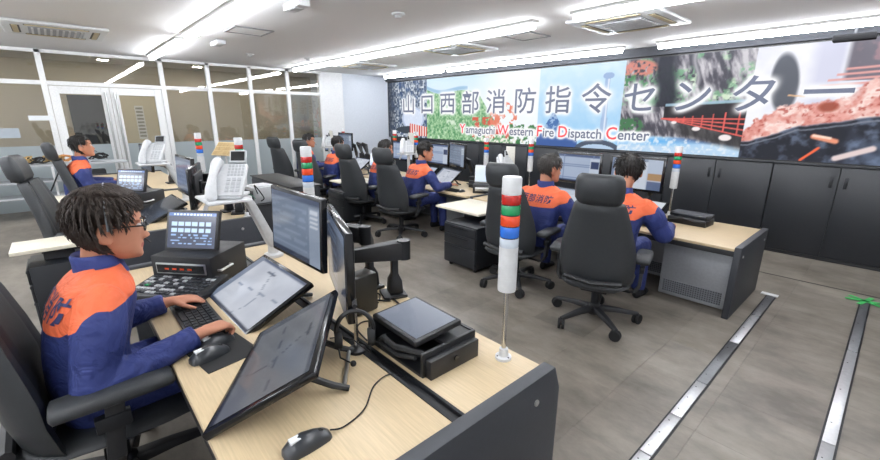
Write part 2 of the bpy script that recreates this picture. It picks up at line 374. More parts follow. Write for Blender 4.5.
    tb = np.clip((x+2.95)/1.2, 0, 1); top = 2.21+.05*tb; bot = 1.98-.26*tb
    deck = sm(bot-.02, bot+.01, z)*sm(top, top-.02, z)*(x > -2.97); a = lerp(a, hexc('#221d20'), deck*.95); a = lerp(a, hexc('#9fc0d4'), sm(.03, .015, abs(z-top-.01))*(x > -2.95)*.9)
    a = lerp(a, hexc('#33302f'), sm(.16, .06, abs(z-bot+.10-.02*tb))*(x > -2.9)*sm(.0, .3, tb)*.8)
    for q in (0., .36, .7, 1.0): a = lerp(a, hexc('#e7655c'), sm(.016, .006, abs(z-(bot+.26*tb*q+.012)))*(x > -3.0))
    for px in -2.95+1.2*np.array([.08, .17, .27, .38, .5, .63, .77, .93]):
        tq = (px+2.95)/1.2; a = lerp(a, hexc('#e7655c'), sm(.013, .006, abs(x-px))*(z > 1.98-.26*tq)*(z < 1.99+.13*tq))
    for px, pz, r_ in ((-2.78, 1.93, .05), (-2.42, 1.83, .07), (-1.98, 1.70, .10)): a = lerp(a, hexc('#f7ecec'), sm(1., .6, blob(px, pz, r_, r_*.55)))
    out[m] = a[m]
    # 5 grilled skewers
    m = x >= -1.75
    a = lerp(one*hexc('#e6e7f6'), hexc('#f8f8fd'), sm(.3, .7, n1)); th_ = blob(-1.36+.1*(2.5-z), 2.5, .17, .42); a = lerp(a, hexc('#5d6069'), sm(1.15, .75, th_)); a = lerp(a, hexc('#dadbee'), sm(-1.16, -1.0, x)*sm(-.75, -.8, x))
    a = lerp(a, hexc('#6b6570'), sm(-.76, -.70, x)*(z > 2.5)*.9); a = lerp(a, hexc('#b98f96'), sm(-.7, -.6, x)*sm(.45, .65, n2)*(z > 2.4)*.7)
    for k in range(5): a = lerp(a, hexc('#e9a9a4'), sm(.02, .008, abs(z-(2.40+k*.065+(x+.5)*.05)))*(x > -1.05+.08*k))
    lo = np.interp(x, [-1.75, -1.66, -1.3, -1.09, -.62, .17], [1.66, 1.66, 1.80, 1.90, 1.98, 2.12])+.04*(n2-.5); hi = np.interp(x, [-1.75, -1.5, -1.1, -.68, -.41, .17], [1.86, 2.10, 2.24, 2.31, 2.52, 2.7])+.22*(n2-.5)
    mt = sm(lo-.015, lo+.015, z)*sm(hi+.015, hi-.015, z); mc = lerp(one*hexc('#e0958a'), hexc('#ffe6df'), sm(.42, .66, n2)); mc = lerp(mc, hexc('#b9564a'), sm(.60, .72, n3)*.8); mc = lerp(mc, hexc('#f4b9ae'), sm(.5, .3, n3)*.6); mc = lerp(mc, hexc('#a04a34'), sm(1., .3, blob(-.82, 2.16, .13, .08))*.9); a = a*(1-mt[..., None])+mc*mt[..., None]
    gl_ = sm(lo+.01, lo-.02, z); gc = lerp(one*hexc('#20212a'), hexc('#5a6478'), sm(.5, .75, n2)); gc = lerp(gc, hexc('#7d8fae'), sm(.45, .75, fbm(x, z, 3, 3, 31))*sm(-.9, -.1, x)); gc = lerp(gc, hexc('#8a8f9c'), sm(.018, .006, abs(z-(lo-.06)))*.7); a = a*(1-gl_[..., None])+gc*gl_[..., None]
    def stroke(a, x0, z0, x1, z1, w_, cc):
        t = np.clip(((x-x0)*(x1-x0)+(z-z0)*(z1-z0))/((x1-x0)**2+(z1-z0)**2), 0, 1); d_ = np.hypot(x-x0-t*(x1-x0), z-z0-t*(z1-z0)); return lerp(a, hexc(cc), sm(w_, w_*.5, d_))
    for st in ((-.90, 1.76, -.66, 1.70, .045, '#ef9a78'), (-.90, 1.77, -.72, 1.74, .022, '#ffdcc8'), (-.99, 1.42, -.82, 1.60, .022, '#f06a40'), (-.62, 1.47, -.28, 1.62, .05, '#e6d2d0'), (-1.28, 2.33, -1.10, 2.31, .014, '#e8bc90')): a = stroke(a, *st)
    out[m] = a[m]
    return out
vw = thing('video_wall', 'long bright video wall showing a photo collage with the dispatch center title', 'screen', ((SX0+SX1)/2, YW-.03, (SZ0+SZ1)/2))
VIDM = screen_mat('video_screen', .86, .6, .08)
MB().box(-(SX1-SX0)/2-.05, (SX1-SX0)/2+.05, .004, .08, -(SZ1-SZ0)/2-.03, (SZ1-SZ0)/2+.03).build('housing', BLACK, vw)
GLOW = None
BIG = '山口西部消防指令センター'
LET = []
def letters():
    """title and subtitle glyph meshes, laid out on the wall in world x, z"""
    pitch = 10.25/len(BIG)
    for k, ch in enumerate(BIG):
        me = text_mesh('title_lettering', ch, 1.0, SIGNG, .006)
        for v in me.vertices: v.co = (v.co.x*.65-10.68+pitch*k+.43, 0, (v.co.y-.38)*.60+2.37)
        LET.append((me, .055))
    words = 'Yamaguchi Western Fire Dispatch Center'; x = 0; parts = []
    for wd in words.split(' '):
        for part, m, size in ((wd[0], SIGNR, 1.22), (wd[1:], SIGNG, 1.0)):
            me = text_mesh('subtitle_lettering', part, size, m, .014, 1, 'LEFT'); parts.append((me, x)); x += max(v.co.x for v in me.vertices)+.06
        x += .26
    for me, x0 in parts:
        for v in me.vertices: v.co = ((v.co.x+x0)*4.98/x-8.05, 0, v.co.y*.27+1.60)
        LET.append((me, .03))
letters()
def glow_field(X, Z):
    """soft white glow round the glyphs, as the displayed picture has it"""
    g = np.zeros(X.shape); hx = X[0, 1]-X[0, 0]; hz = Z[1, 0]-Z[0, 0]
    def blur(a, rx, rz):
        for ax_, r in ((1, rx), (0, rz)):
            n = max(1, int(round(r))); ker = np.ones(2*n+1)/(2*n+1)
            for _ in range(2): a = np.apply_along_axis(lambda q: np.convolve(q, ker, 'same'), ax_, a)
        return a
    for rad in (.055, .03):
        msk = np.zeros(X.shape)
        for me, r in LET:
            if r != rad: continue
            me.calc_loop_triangles(); co = [v.co for v in me.vertices]
            for tr in me.loop_triangles:
                p = [(co[i].x, co[i].z) for i in tr.vertices]; xs = [q[0] for q in p]; zs_ = [q[1] for q in p]
                i0 = max(0, int((min(xs)-X[0, 0])/hx)); i1 = min(X.shape[1], int((max(xs)-X[0, 0])/hx)+2); j0 = max(0, int((min(zs_)-Z[0, 0])/hz)); j1 = min(X.shape[0], int((max(zs_)-Z[0, 0])/hz)+2)
                xx, zz_ = X[j0:j1, i0:i1], Z[j0:j1, i0:i1]
                e = [(p[(k+1) % 3][0]-p[k][0])*(zz_-p[k][1])-(p[(k+1) % 3][1]-p[k][1])*(xx-p[k][0]) for k in range(3)]
                t_ = .006*max(1, 1)
                ins = ((e[0] >= -1e-4) & (e[1] >= -1e-4) & (e[2] >= -1e-4)) | ((e[0] <= 1e-4) & (e[1] <= 1e-4) & (e[2] <= 1e-4)); msk[j0:j1, i0:i1][ins] = 1
        g = np.maximum(g, np.clip(blur(msk, rad/hx, rad/hz)*(4.2 if rad > .04 else 4.5), 0, 1))
    return g
_video = video
def video_with_glow(u, v):
    a = _video(u, v); X = SX0+(SX1-SX0)*u; Z = SZ0+(SZ1-SZ0)*v
    return lerp(a, hexc('#fdfdff'), glow_field(X, Z)*.97)
paint_grid('display', SX1-SX0, SZ1-SZ0, 1000, 144, video_with_glow, VIDM, vw)
for me, r in LET:
    for v in me.vertices: v.co = (v.co.x-(SX0+SX1)/2, -.006, v.co.z-(SZ0+SZ1)/2)
    put(me.name.split('.')[0], me, vw)
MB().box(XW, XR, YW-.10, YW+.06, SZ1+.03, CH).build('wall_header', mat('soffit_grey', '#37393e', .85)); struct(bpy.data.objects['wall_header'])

# ------------------------------------------------------------------ ceiling lights
TUBEM = mat('tube_light', '#ffffff', .5, emit='#f7faff', estr=TUBE)
def light_bar(x0, x1, y, label):
    t = thing('ceiling_light', label, 'light', ((x0+x1)/2, y, CH), 0, 'linear ceiling lights'); L = (x1-x0)/2
    MB().box(-L, L, -.075, .075, -.035, 0).build('housing', WHITE, t, bevel=.008)
    MB().prism([(-.03, -.04), (.03, -.04), (.032, -.09), (.018, -.105), (-.018, -.105), (-.032, -.09)], -L+.03, L-.03, 'x').build('diffuser', TUBEM, t)
rows = [(1.72, [(-10.75, -8.02), (-7.6, -4.5), (-4.4, -1.3), (-1.2, 1.9)], 'linear ceiling light of the row over the first desks, %s'),
        (4.79, [(-10.85, -8.15), (-8.02, -3.47), (-2.95, 1.2)], 'linear ceiling light of the middle row, %s'),
        (7.55, [(-10.8, -8.2), (-8.08, -3.6), (-3.05, 1.4)], 'linear ceiling light of the row along the video wall, %s'),
        (-1.35, [(-10.9, -7.8), (-7.6, -4.5), (-4.4, -1.3), (-1.2, 1.9)], 'linear ceiling light of the row behind the operators, %s'),
        (-4.2, [(-10.9, -7.8), (-7.6, -4.5), (-4.4, -1.3), (-1.2, 1.9)], 'linear ceiling light of the rearmost row, %s')]
for y, segs, lb in rows:
    ends = ['nearest the glass wall', 'second from the glass wall', 'third from the glass wall', 'fourth from the glass wall']
    for k, (a, b) in enumerate(segs): light_bar(a, b, y, lb % ends[k])
for k, y in enumerate((-3.2, -1.2, 1.05, 2.9, 4.9)):  # all but the one above the doors are added to brighten the corridor
    t = thing('downlight_and_fill', 'small round downlight in the corridor ceiling, %s' % ['added as fill, farthest left', 'added as fill, second from the left', 'seen above the doors', 'added as fill, right of the doors', 'added as fill, nearest the white column'][k], 'light', (XW-.9, y, CH), 0, 'corridor downlights')
    MB().lathe([(.13, 0), (.13, -.02), (.1, -.025)], 20).build('ring', WHITE, t, smooth=True); MB().lathe([(.1, -.02), (.095, -.03), (.02, -.034)], 20).build('diffuser', mat('corridor_lamp_and_fill', '#ffffff', .5, emit='#fff6e8', estr=120), t)
# ------------------------------------------------------------------ ceiling air conditioners
GRILLE = mat('grille_grey', '#9ea2a8', .6); FLAP = mat('flap_cream', '#cdbf9a', .5); SLOT = mat('slot_dark', '#4a4a48', .7)
def aircon(x, y, label, sc=1):
    t = thing('air_conditioner', label, 'air conditioner', (x, y, CH), 0, 'ceiling cassette air conditioners', sc)
    MB().box(-.56, .56, -.56, .56, -.045, 0).build('panel', WHITEP, t, bevel=.02)
    MB().box(-.30, .30, -.30, .30, -.055, -.044).build('grille', GRILLE, t, bevel=.004)
    for k in range(9): MB().box(-.29, .29, -.27+k*.065, -.245+k*.065, -.062, -.054).build('grille_bar', WHITEP, t)
    for k in range(4):
        M = Matrix.Rotation(k*math.pi/2, 4, 'Z')
        s = MB().box(-.34, .34, -.47, -.38, -.047, -.0445, M).build('slot', SLOT, t)
        MB().box(-.33, .33, -.46, -.40, -.055, -.047, M).build('flap', FLAP, s)
aircon(-2.68, 5.65, 'square ceiling air conditioner over the nearest operators')
aircon(-5.75, 5.55, 'square ceiling air conditioner over the middle operators')
aircon(-9.1, 5.8, 'small looking square ceiling air conditioner over the far operators')
aircon(-8.55, .27, 'ceiling air conditioner near the glass doors at upper left')
for x, y, lb in ((-6.75, 2.35, 'square ceiling access hatch near the first light row'), (-4.2, 5.57, 'faint square ceiling access hatch between two air conditioners')):
    t = thing('ceiling_hatch', lb, 'hatch', (x, y, CH), 0, 'ceiling hatches')
    MB().box(-.23, .23, -.24, .24, -.008, 0).build('cover', CEILM, t)
    fr = mat('hatch_frame', '#8b8c8f', .5, .4)
    for a, b, c_, d in ((-.26, .26, -.27, -.245), (-.26, .26, .245, .27), (-.26, -.235, -.245, .245), (.235, .26, -.245, .245)): MB().box(a, b, c_, d, -.014, 0).build('frame', fr, t)
for x, y, lb in ((-4.76, 2.19, 'white box shaped emergency lamp at the top of the picture'), (-8.0, 2.26, 'white box shaped emergency lamp next to the first light row')):
    t = thing('emergency_lamp', lb, 'lamp', (x, y, CH), 0, 'emergency lamps')
    MB().box(-.2, .2, -.07, .07, -.07, 0).build('body', WHITEP, t, bevel=.012); MB().box(-.08, .08, -.05, .05, -.076, -.069).build('lens', GREYP, t)
for x, y, lb in ((-9.16, 3.16, 'small round detector on the ceiling between the first two light rows'), (-8.9, 4.26, 'small round detector beside the middle light row'), (-4.4, 3.3, 'small round detector in the middle of the ceiling')):
    t = thing('smoke_detector', lb, 'detector', (x, y, CH), 0, 'ceiling detectors')
    MB().lathe([(.08, 0), (.08, -.015), (.05, -.03)], 16).build('base', WHITEP, t, smooth=True); MB().lathe([(.04, -.03), (.035, -.05), (.01, -.055)], 12).build('sensor', GREYP, t, smooth=True)
t = thing('wall_speaker', 'slim black box hanging above the right part of the video wall', 'speaker', (-.70, 7.72, CH)); MB().box(-.2, .2, -.07, .07, -.24, -.16).build('body', mat('matt_black', '#0c0c0e', .85, spec=.2), t, bevel=.01); MB().tube([(0, 0, -.17), (0, 0, 0)], .02, 8).build('stem', DARKM, t)
t = thing('dome_camera', 'small dark dome camera above the left end of the video wall', 'camera', (-10.2, 7.7, CH)); MB().lathe([(.11, 0), (.11, -.05), (.09, -.09), (.05, -.13), (.01, -.14)], 16).build('dome', GLOSS, t, smooth=True); MB().lathe([(.13, 0), (.13, -.025)], 16).build('mount', DARKM, t)
# ================================================================== floor rails and tape
def rail(name, x0, x1, y0, y1, label, segs):
    t = thing('floor_rail', label, 'rail', (0, 0, 0), 0, 'steel floor rails')
    MB().box(x0, x1, y0, y1, 0, .006).build('channel', DARKM, t)
    for a, b, m in segs:
        o = MB().box(x0+.012, x1-.012, a+.004, b-.004, .004, .012).build('cover_plate', m, t, bevel=.002)
        for k in range(3):
            yy = a+(b-a)*(k+.5)/3
            for xx in ((x0+x1)/2-.012,): MB().lathe([(.005, .012), (.005, .0135)], 8, (xx, yy, 0)).build('screw', DARKM, o)
STEEL2 = mat('steel_dull', '#77797c', .4, .7); STEEL3 = mat('steel_bright', '#d6d7da', .33, .6)
rail('a', -.745, -.65, 1.9, 5.85, 'metal floor rail running from the console end towards the viewer', ((1.9, 2.35, STEEL3), (2.35, 2.85, STEEL3), (2.85, 3.4, STEEL3), (3.4, 4.3, STEEL2), (4.3, 5.1, STEEL3), (5.1, 5.85, STEEL2)))
rail('b', .005, .095, 2.2, 6.45, 'metal floor rail on its own at the right side of the floor', ((2.2, 3.3, STEEL3), (3.3, 4.9, STEEL3), (4.9, 6.45, STEEL2)))
tag(MB().box(-.80, -.64, 5.86, 5.93, 0, .014).build('rail_end_plate', WHITE, bevel=.003), 'white plate across the far end of the floor rail by the console', 'plate')
GRN = mat('green_tape', '#3fae5c', .6)
t = thing('floor_tape', 'crossed pieces of green tape on the floor at the rail end', 'tape', (.05, 6.47, 0))
for a in (.25, 1.3, -.6): MB().box(-.17, .17, -.022, .022, .0125, .0145, Matrix.Rotation(a, 4, 'Z')).build('strip', GRN, t)
tag(MB().box(-2.0, 1.1, 6.74, 6.755, 0, .003).build('floor_seam_strip', DARKM), 'thin dark seam strip across the floor before the cabinets', 'strip')

# ================================================================== chairs
def make_chair(label):
    t = thing('office_chair', label, 'chair', (0, 0, 0), 0, 'black high back office chairs')
    hub = MB().lathe([(.055, .075), (.065, .09), (.06, .16), (.04, .18)], 14).build('base_hub', BLACK, t, smooth=True)
    legm = MB()
    rings = []
    for d, w, z, h in ((.03, .045, .135, .05), (.2, .034, .128, .04), (.36, .026, .108, .032), (.41, .022, .102, .026)):
        rings.append([Vector((d, sx*w, z+sz*h*.5)) for sx, sz in ((-1, -1), (1, -1), (.7, 1), (-.7, 1))])
    legm.rings(rings); lm = legm.mesh('leg', BLACK, bevel=.006)
    cm = MB()
    for s in (-1, 1): cm.lathe([(.02, -.012), (.046, -.012), (.05, -.006), (.05, .006), (.046, .012), (.02, .012)], 14, M=Matrix.Translation((0, s*.018, .05)) @ Matrix.Rotation(math.pi/2, 4, 'X'))
    cm.box(-.03, .03, -.008, .008, .05, .085)
    cme = cm.mesh('castor', RUBBER, smooth=True)
    for k in range(5):
        a = 2*math.pi*k/5+.35
        o = put('leg', lm, t); o.rotation_euler.z = a
        o = put('castor', cme, t); o.location = (.40*math.cos(a), .40*math.sin(a), 0); o.rotation_euler.z = a+.8
    MB().lathe([(.038, .14), (.038, .34), (.026, .34), (.026, .38)], 14).build('gas_column', DARKM, t, smooth=True)
    MB().box(-.12, .12, -.16, .12, .34, .395).build('mechanism', DARKM, t, bevel=.015)
    MB().tube([(.1, -.02, .37), (.3, -.02, .36)], .01, 6).build('lever', DARKM, t)
    rows = []
    seat = MB(); rings = []
    for y, hw, zc, th in ((-.31, .20, .45, .03), (-.30, .25, .45, .07), (-.2, .29, .44, .09), (0, .31, .435, .10), (.18, .31, .44, .10), (.27, .29, .435, .09), (.31, .26, .42, .05), (.32, .22, .415, .02)):
        ring = []
        for side in (1, -1):
            for k in range(11):
                q = (-1+.2*k)*side; e = max(.05, (1-abs(q)**4)**.5); ring.append(Vector((hw*q, y, zc+side*th*.5*e+.015*abs(q)**3)))
        rings.append(ring)
    seat.rings(rings); seat.build('seat', VINYL, t, smooth=True, angle=70)
    B = [(.42, -.215, .22, .25), (.44, -.22, .27, .7), (.50, -.235, .305, .9), (.62, -.255, .325, 1.), (.72, -.26, .325, 1.05), (.85, -.285, .305, 1.), (1.0, -.32, .265, .95), (1.12, -.355, .232, .9), (1.19, -.375, .21, .8), (1.215, -.385, .19, .45), (1.22, -.388, .17, .15)]
    b = pillow(B, .115, 15, .075).build('backrest', VINYL, t, smooth=True, angle=70)
    pillow([(z+.03, y+.045, hw*.66, tf) for z, y, hw, tf in B[2:-2]], .05, 11, .02).build('lumbar_cushion', VINYL, b, smooth=True, angle=70)
    MB().tube([(-.25, -.30, .52), (0, -.315, .49), (.25, -.30, .52)], .025, 8).build('back_bracket', BLACK, t, smooth=True)
    H = [(1.20, -.40, .15, .2), (1.212, -.40, .17, .65), (1.25, -.405, .194, 1.), (1.33, -.42, .198, 1.05), (1.41, -.435, .19, .95), (1.445, -.44, .17, .65), (1.458, -.445, .145, .2)]
    pillow(H, .14, 13, .035).build('headrest', VINYL, t, smooth=True, angle=70)
    for s in (-1, 1):
        pad = MB(); rings = []
        for y, hw, zc, th in ((-.16, .045, .70, .02), (-.15, .062, .702, .055), (0, .07, .706, .062), (.12, .068, .706, .062), (.20, .058, .70, .05), (.215, .04, .695, .015)):
            rings.append([Vector((s*.37+hw*math.copysign(abs(math.cos(a))**.6, math.cos(a)), y, zc+th*.5*math.copysign(abs(math.sin(a))**.6, math.sin(a)))) for a in [2*math.pi*k/14 for k in range(14)]])
        pad.rings(rings); ar = pad.build('armrest', VINYL, t, smooth=True, angle=70)
        MB().rings([[Vector((s*x+dx*.014, y+dy, z)) for dx, dy in ((-1, -.03), (1, -.03), (1, .03), (-1, .03))] for x, y, z in ((.20, -.02, .365), (.33, -.02, .37), (.365, -.01, .43), (.37, .02, .68))]).build('armrest_post', BLACK, ar, bevel=.008)
        MB().box(s*.37-.02, s*.37+.02, -.05, .06, .56, .62).build('height_button', DARKM, ar, bevel=.006)
    return t
CH0 = make_chair('black high back chair turned with its back square to the viewer')
CH0.location = (-1.80, 3.76, 0); CH0.rotation_euler.z = .30; CH0.scale = (1.05, 1.05, 1.06)
def chair(x, y, rz, label, z=0, sc=1.05):
    o = copy_tree(CH0, (x, y, z), rz, label); o.scale = (sc,)*3; return o
chair(-2.92, 3.92, .12, 'black high back chair directly behind the near signal tower')
chair(-5.62, 4.2, .18, 'black high back chair of the operator with his arm on the console, middle pair')
chair(-6.85, 4.2, .18, 'black high back chair at left in the middle pair, partly hiding its operator')
chair(-8.68, 4.18, .3, 'black high back chair half hidden behind a small signal tower, far pair')
chair(-10.15, 4.18, .3, 'farthest black high back chair, standing against the frosted glass')
chair(-5.5, .06, -.2, 'empty black high back chair at the left picture edge', PLAT, .97)
chair(-8.0, .3, .0, 'black high back chair of the operator beside the glass doors', PLAT, .97)
chair(-2.27, -.03, .0, 'large black chair cut by the lower left picture corner', PLAT)

# ================================================================== consoles
PERF = None
def perf_mat():
    m = mat('perforated_panel', '#73767c', .5); t = m.node_tree; b = t.nodes['Principled BSDF']
    tc = nd(t, 'ShaderNodeTexCoord'); vo = nd(t, 'ShaderNodeTexVoronoi'); vo.inputs['Scale'].default_value = 42; vo.inputs['Randomness'].default_value = 0
    t.links.new(tc.outputs['Object'], vo.inputs['Vector'])
    lt = nd(t, 'ShaderNodeMath', operation='LESS_THAN'); lt.inputs[1].default_value = .32; t.links.new(vo.outputs['Distance'], lt.inputs[0])
    mx = nd(t, 'ShaderNodeMix', data_type='RGBA'); t.links.new(lt.outputs[0], mx.inputs[0]); mx.inputs[6].default_value = lin('#777a80')+[1]; mx.inputs[7].default_value = lin('#303236')+[1]
    t.links.new(mx.outputs[2], b.inputs['Base Color']); return m
PERF = perf_mat()
DZ = .75
def console(x0, x1, y, z, label, right_end=True, left_end=True, one_top=False):
    """operator console; x0 < x1, y is the operator side edge"""
    t = thing('console_desk', label, 'desk', (x0, y, z), 0, 'operator consoles'); L = x1-x0; D = 1.14 if one_top else 1.18
    if one_top: MB().box(0, L, 0, D, DZ-.03, DZ).build('top', WOOD, t, bevel=.004)
    else:
      MB().box(0, L, 0, .655, DZ-.03, DZ).build('front_top', WOOD, t, bevel=.004)
      MB().box(0, L, .715, D, DZ-.03, DZ).build('rear_top', WOOD, t, bevel=.004)
      d = MB().box(0, L, .655, .715, DZ-.05, DZ-.012).build('cable_duct', BLACK, t)
      MB().box(0, L, .655, .668, DZ-.03, DZ+.003).build('duct_lip', DARKM, d); MB().box(0, L, .702, .715, DZ-.03, DZ+.003).build('duct_lip', DARKM, d)
    MB().box(0, L, .002, .03, DZ-.085, DZ-.031).build('front_apron', BLACK, t, bevel=.003)
    for on, a, s in ((right_end, L, 1), (left_end, 0, -1)):
        if not on: continue
        xa, xb = (a, a+.06) if s > 0 else (a-.06, a)
        e = MB().prism([(-.01, 0), (-.01, DZ+.018), (D+.01, DZ+.018), (D+(.01 if one_top else .055), DZ-.10), (D+(.01 if one_top else .055), 0)], xa, xb, 'x').build('end_panel', PANEL, t, bevel=.006)
        for yy, zz_ in ((D-.12, DZ-.09), (.1, DZ-.09)):
            xs = xb if s > 0 else xa
            MB().lathe([(.014, 0), (.014, .006), (.008, .008)], 10, M=Matrix.Translation((xs, yy, zz_)) @ Matrix.Rotation(s*math.pi/2, 4, 'Y')).build('bolt', STEEL, e)
    seams = [L-.02, L-.70]+[L-.70-(L-.72)*k/3 for k in (1, 2, 3)]
    for k in range(4):
        a, b = seams[k+1]+.006, seams[k]-.006; yy = .17 if k == 0 and right_end else .70
        p = MB().box(a, b, yy, yy+.02, .02, DZ-.09).build('modesty_panel', GREYM, t, bevel=.004)
        MB().box(a+.04, b-.04, yy-.006, yy, .06, .2).build('vent_panel', PERF, p)
    MB().box(L-.70, L-.68, .19, .70, .02, DZ-.09).build('divider', GREYM, t)
    MB().box(0, L, .75, D, .0, .06).build('plinth', BLACK, t)
    MB().box(0, L, D-.02, D, .06, DZ-.03).build('rear_panel', PANEL, t)
    return t
R1Y = .20; R2Y = 4.80
console(-3.42, -.86, R1Y, PLAT, 'pale wood console in the foreground with the bright tower and tablets', True, True)
console(-6.92, -4.47, R1Y, PLAT, 'pale wood console left of the foreground one with the empty chair')
console(-9.55, -6.99, R1Y, PLAT, 'pale wood console farthest to the left by the glass doors', False)
console(-4.5, -.93, R2Y, 0, 'pale wood console of the two nearest operators facing the video wall', True, True, True)
console(-7.95, -4.63, R2Y, 0, 'pale wood console of the middle pair of operators', False, True, True)
console(-11.0, -8.05, R2Y, 0, 'pale wood console of the far pair of operators', False, True, True)
def side_table(x, y, z, w, d, label, ped_label, px, py, pw=.6, pd=.62):
    t = thing('side_table', label, 'table', (x, y, z), 0, 'cream side tables')
    MB().box(-w/2, w/2, 0, d, DZ-.03, DZ).build('top', TOPW, t, bevel=.004)
    MB().box(-.06, .06, d*.3, d*.3+.2, 0, DZ-.03).build('leg', BLACK, t, bevel=.01)
    MB().box(-w/2+.03, w/2-.03, d-.05, d-.02, DZ-.10, DZ-.03).build('apron', BLACK, t)
    p = thing('drawer_pedestal', ped_label, 'drawer unit', (px, py, z), 0, 'black drawer pedestals')
    MB().box(-pw/2, pw/2, .02, pd, .05, .62).build('body', CABM, p, bevel=.006)
    for k, (a, b) in enumerate(((.07, .33), (.34, .47), (.48, .60))):
        dd = MB().box(-pw/2+.01, pw/2-.01, 0, .02, a, b).build('drawer', CABM, p, bevel=.004)
        MB().box(-.16, .16, -.006, .001, b-.035, b-.02).build('handle', DARKM, dd)
    for sx in (-1, 1):
        for yy in (.08, pd-.08): MB().lathe([(.025, 0), (.025, .05)], 10, (sx*(pw/2-.07), yy, 0)).build('castor', RUBBER, p)
side_table(-4.05, 3.98, 0, .86, .74, 'cream topped side table between the nearest and the middle operators', 'black drawer pedestal under the side table in the middle of the room', -3.76, 3.76)
side_table(-7.35, 3.98, 0, .8, .74, 'cream topped side table between the middle and far operators', 'black drawer pedestal beside the chairs of the middle pair', -7.2, 3.8)
side_table(-4.66, -.43, PLAT, .38, .6, 'cream topped side table in front of the empty chair at left', 'black drawer pedestal below the cream table at left', -4.62, -.36, .42, .52)
side_table(-7.15, -.35, PLAT, .5, .52, 'cream topped side table peeking out behind the near operator', 'black drawer pedestal hidden behind the near operator', -7.1, -.3, .42, .45)

# ================================================================== signal towers
def make_tower(label):
    t = thing('signal_tower', label, 'signal light', (0, 0, 0), 0, 'signal towers')
    b = MB().lathe([(.036, 0), (.036, .012), (.022, .016), (.019, .05), (.013, .052)], 16).build('base', WHITEP, t, smooth=True, angle=30)
    for k in range(3): MB().lathe([(.004, .012), (.004, .016)], 6, (.028*math.cos(k*2.1), .028*math.sin(k*2.1), 0)).build('screw', DARKM, b)
    MB().lathe([(.011, .04), (.011, .33)], 12).build('pole', CHROME, t, smooth=True)
    MB().lathe([(.02, .322), (.0375, .326), (.039, .34), (.039, .52)], 20).build('lower_tube', WHITEP, t, smooth=True, angle=30)
    for nm, a, b_ in (('clear', .52, .558), ('blue', .562, .606), ('orange', .61, .652), ('green', .656, .694), ('red', .698, .737)):
        MB().lathe([(.038, a), (.0392, a+.003), (.0392, b_-.003), (.038, b_)], 20).build('lens', LENS[nm], t, smooth=True, angle=30)
    for a in (.5575, .6055, .6515, .6935): MB().lathe([(.0375, a), (.0375, a+.006)], 20).build('ring', DARKM, t, smooth=True, angle=30)
    MB().lathe([(.039, .737), (.039, .80), (.036, .806)], 20).build('cap', WHITEP, t, smooth=True, angle=30)
    return t
TZ = PLAT+DZ
TW = make_tower('tall signal tower nearest the viewer at the end of the foreground console'); TW.location = (-1.01, 1.30, TZ)
for x, y, z, lb, sc in ((-2.88, 1.31, TZ, 'signal tower rising behind the vertical monitors of the foreground console', 1.02), (-4.52, 1.35, TZ, 'signal tower behind the white telephone', 1.02), (-6.05, 1.33, TZ, 'signal tower in front of the glass right of the doors', 1.02),
                (-1.93, 5.88, DZ, 'signal tower beside the nearest operator facing the video wall', 1.12), (-4.22, 5.9, DZ, 'signal tower behind the telephone of the grey haired operator', 1.12), (-5.22, 5.9, DZ, 'signal tower above the empty console area in the middle', 1.10),
                (-7.3, 5.9, DZ, 'signal tower right of the head of the left middle operator', 1.16), (-8.1, 5.9, DZ, 'signal tower left of the middle pair, against the video wall corner', 1.18), (-10.5, 5.9, DZ, 'farthest signal tower against the pale wall', 1.16)):
    o = copy_tree(TW, (x, y, z), 0, lb); o.scale = (sc if z == TZ else 1.15, sc if z == TZ else 1.15, sc)

# ================================================================== displays
SCRM = screen_mat('monitor_screen', .75, .16)
def ui_grey(u, v):
    a = np.ones(u.shape+(3,))*hexc('#6d7a8e'); a[v > .93] = hexc('#3f4c66'); a[(v < .08)] = hexc('#2e3648')
    a[(u > .8) & (v < .9)] = hexc('#8793a5'); r = ((v*22) % 1 > .55) & (u < .76) & (v > .14) & (v < .86) & (vnoise(u, v, 9, 22, 3) > .3); a[r] = hexc('#7c899d')
    a[(u > .82) & (u < .97) & (v > .55) & (v < .85) & ((v*16) % 1 > .3)] = hexc('#c2cad6'); return a
def ui_map(u, v):
    a = lerp(np.ones(u.shape+(3,))*hexc('#b2b8c6'), hexc('#dde1ea'), fbm(u, v, 4, 3, 2)); a[v > .94] = hexc('#5c6780'); a[(u < .10)] = hexc('#7c879c')  # pale ground painted brighter to stand in for lamp reflections on the panel
    a[(abs(u-.55-.1*np.sin(v*5)) < .006)] = hexc('#8a94a8'); a[(abs(v-.4-.15*u) < .008)] = hexc('#8a94a8'); a[(v < .06)] = hexc('#3a4256')
    r = (abs(u-.45) < .09) & (v > .82) & (v < .86); a[r] = hexc('#5a6478'); return a
def ui_blue(u, v):
    a = np.ones(u.shape+(3,))*hexc('#27324f'); a[v > .9] = hexc('#3d63a8'); a[(v > .92) & (v < .97) & (u > .1) & (u < .9) & ((u*14) % 1 > .3)] = hexc('#cfe0f6')
    m = (u > .07) & (u < .93) & (((u-.07)/.86*6) % 1 < .82)
    for z0, z1 in ((.62, .74), (.44, .56)): a[m & (v > z0) & (v < z1)] = hexc('#bcd6f8')
    for z0 in (.35, .27, .19, .11): a[(u > .07) & (u < .93) & (v > z0) & (v < z0+.035) & (vnoise(u, v, 24, 3, int(z0*100)) > .42)] = hexc('#8fb0dc')
    return a
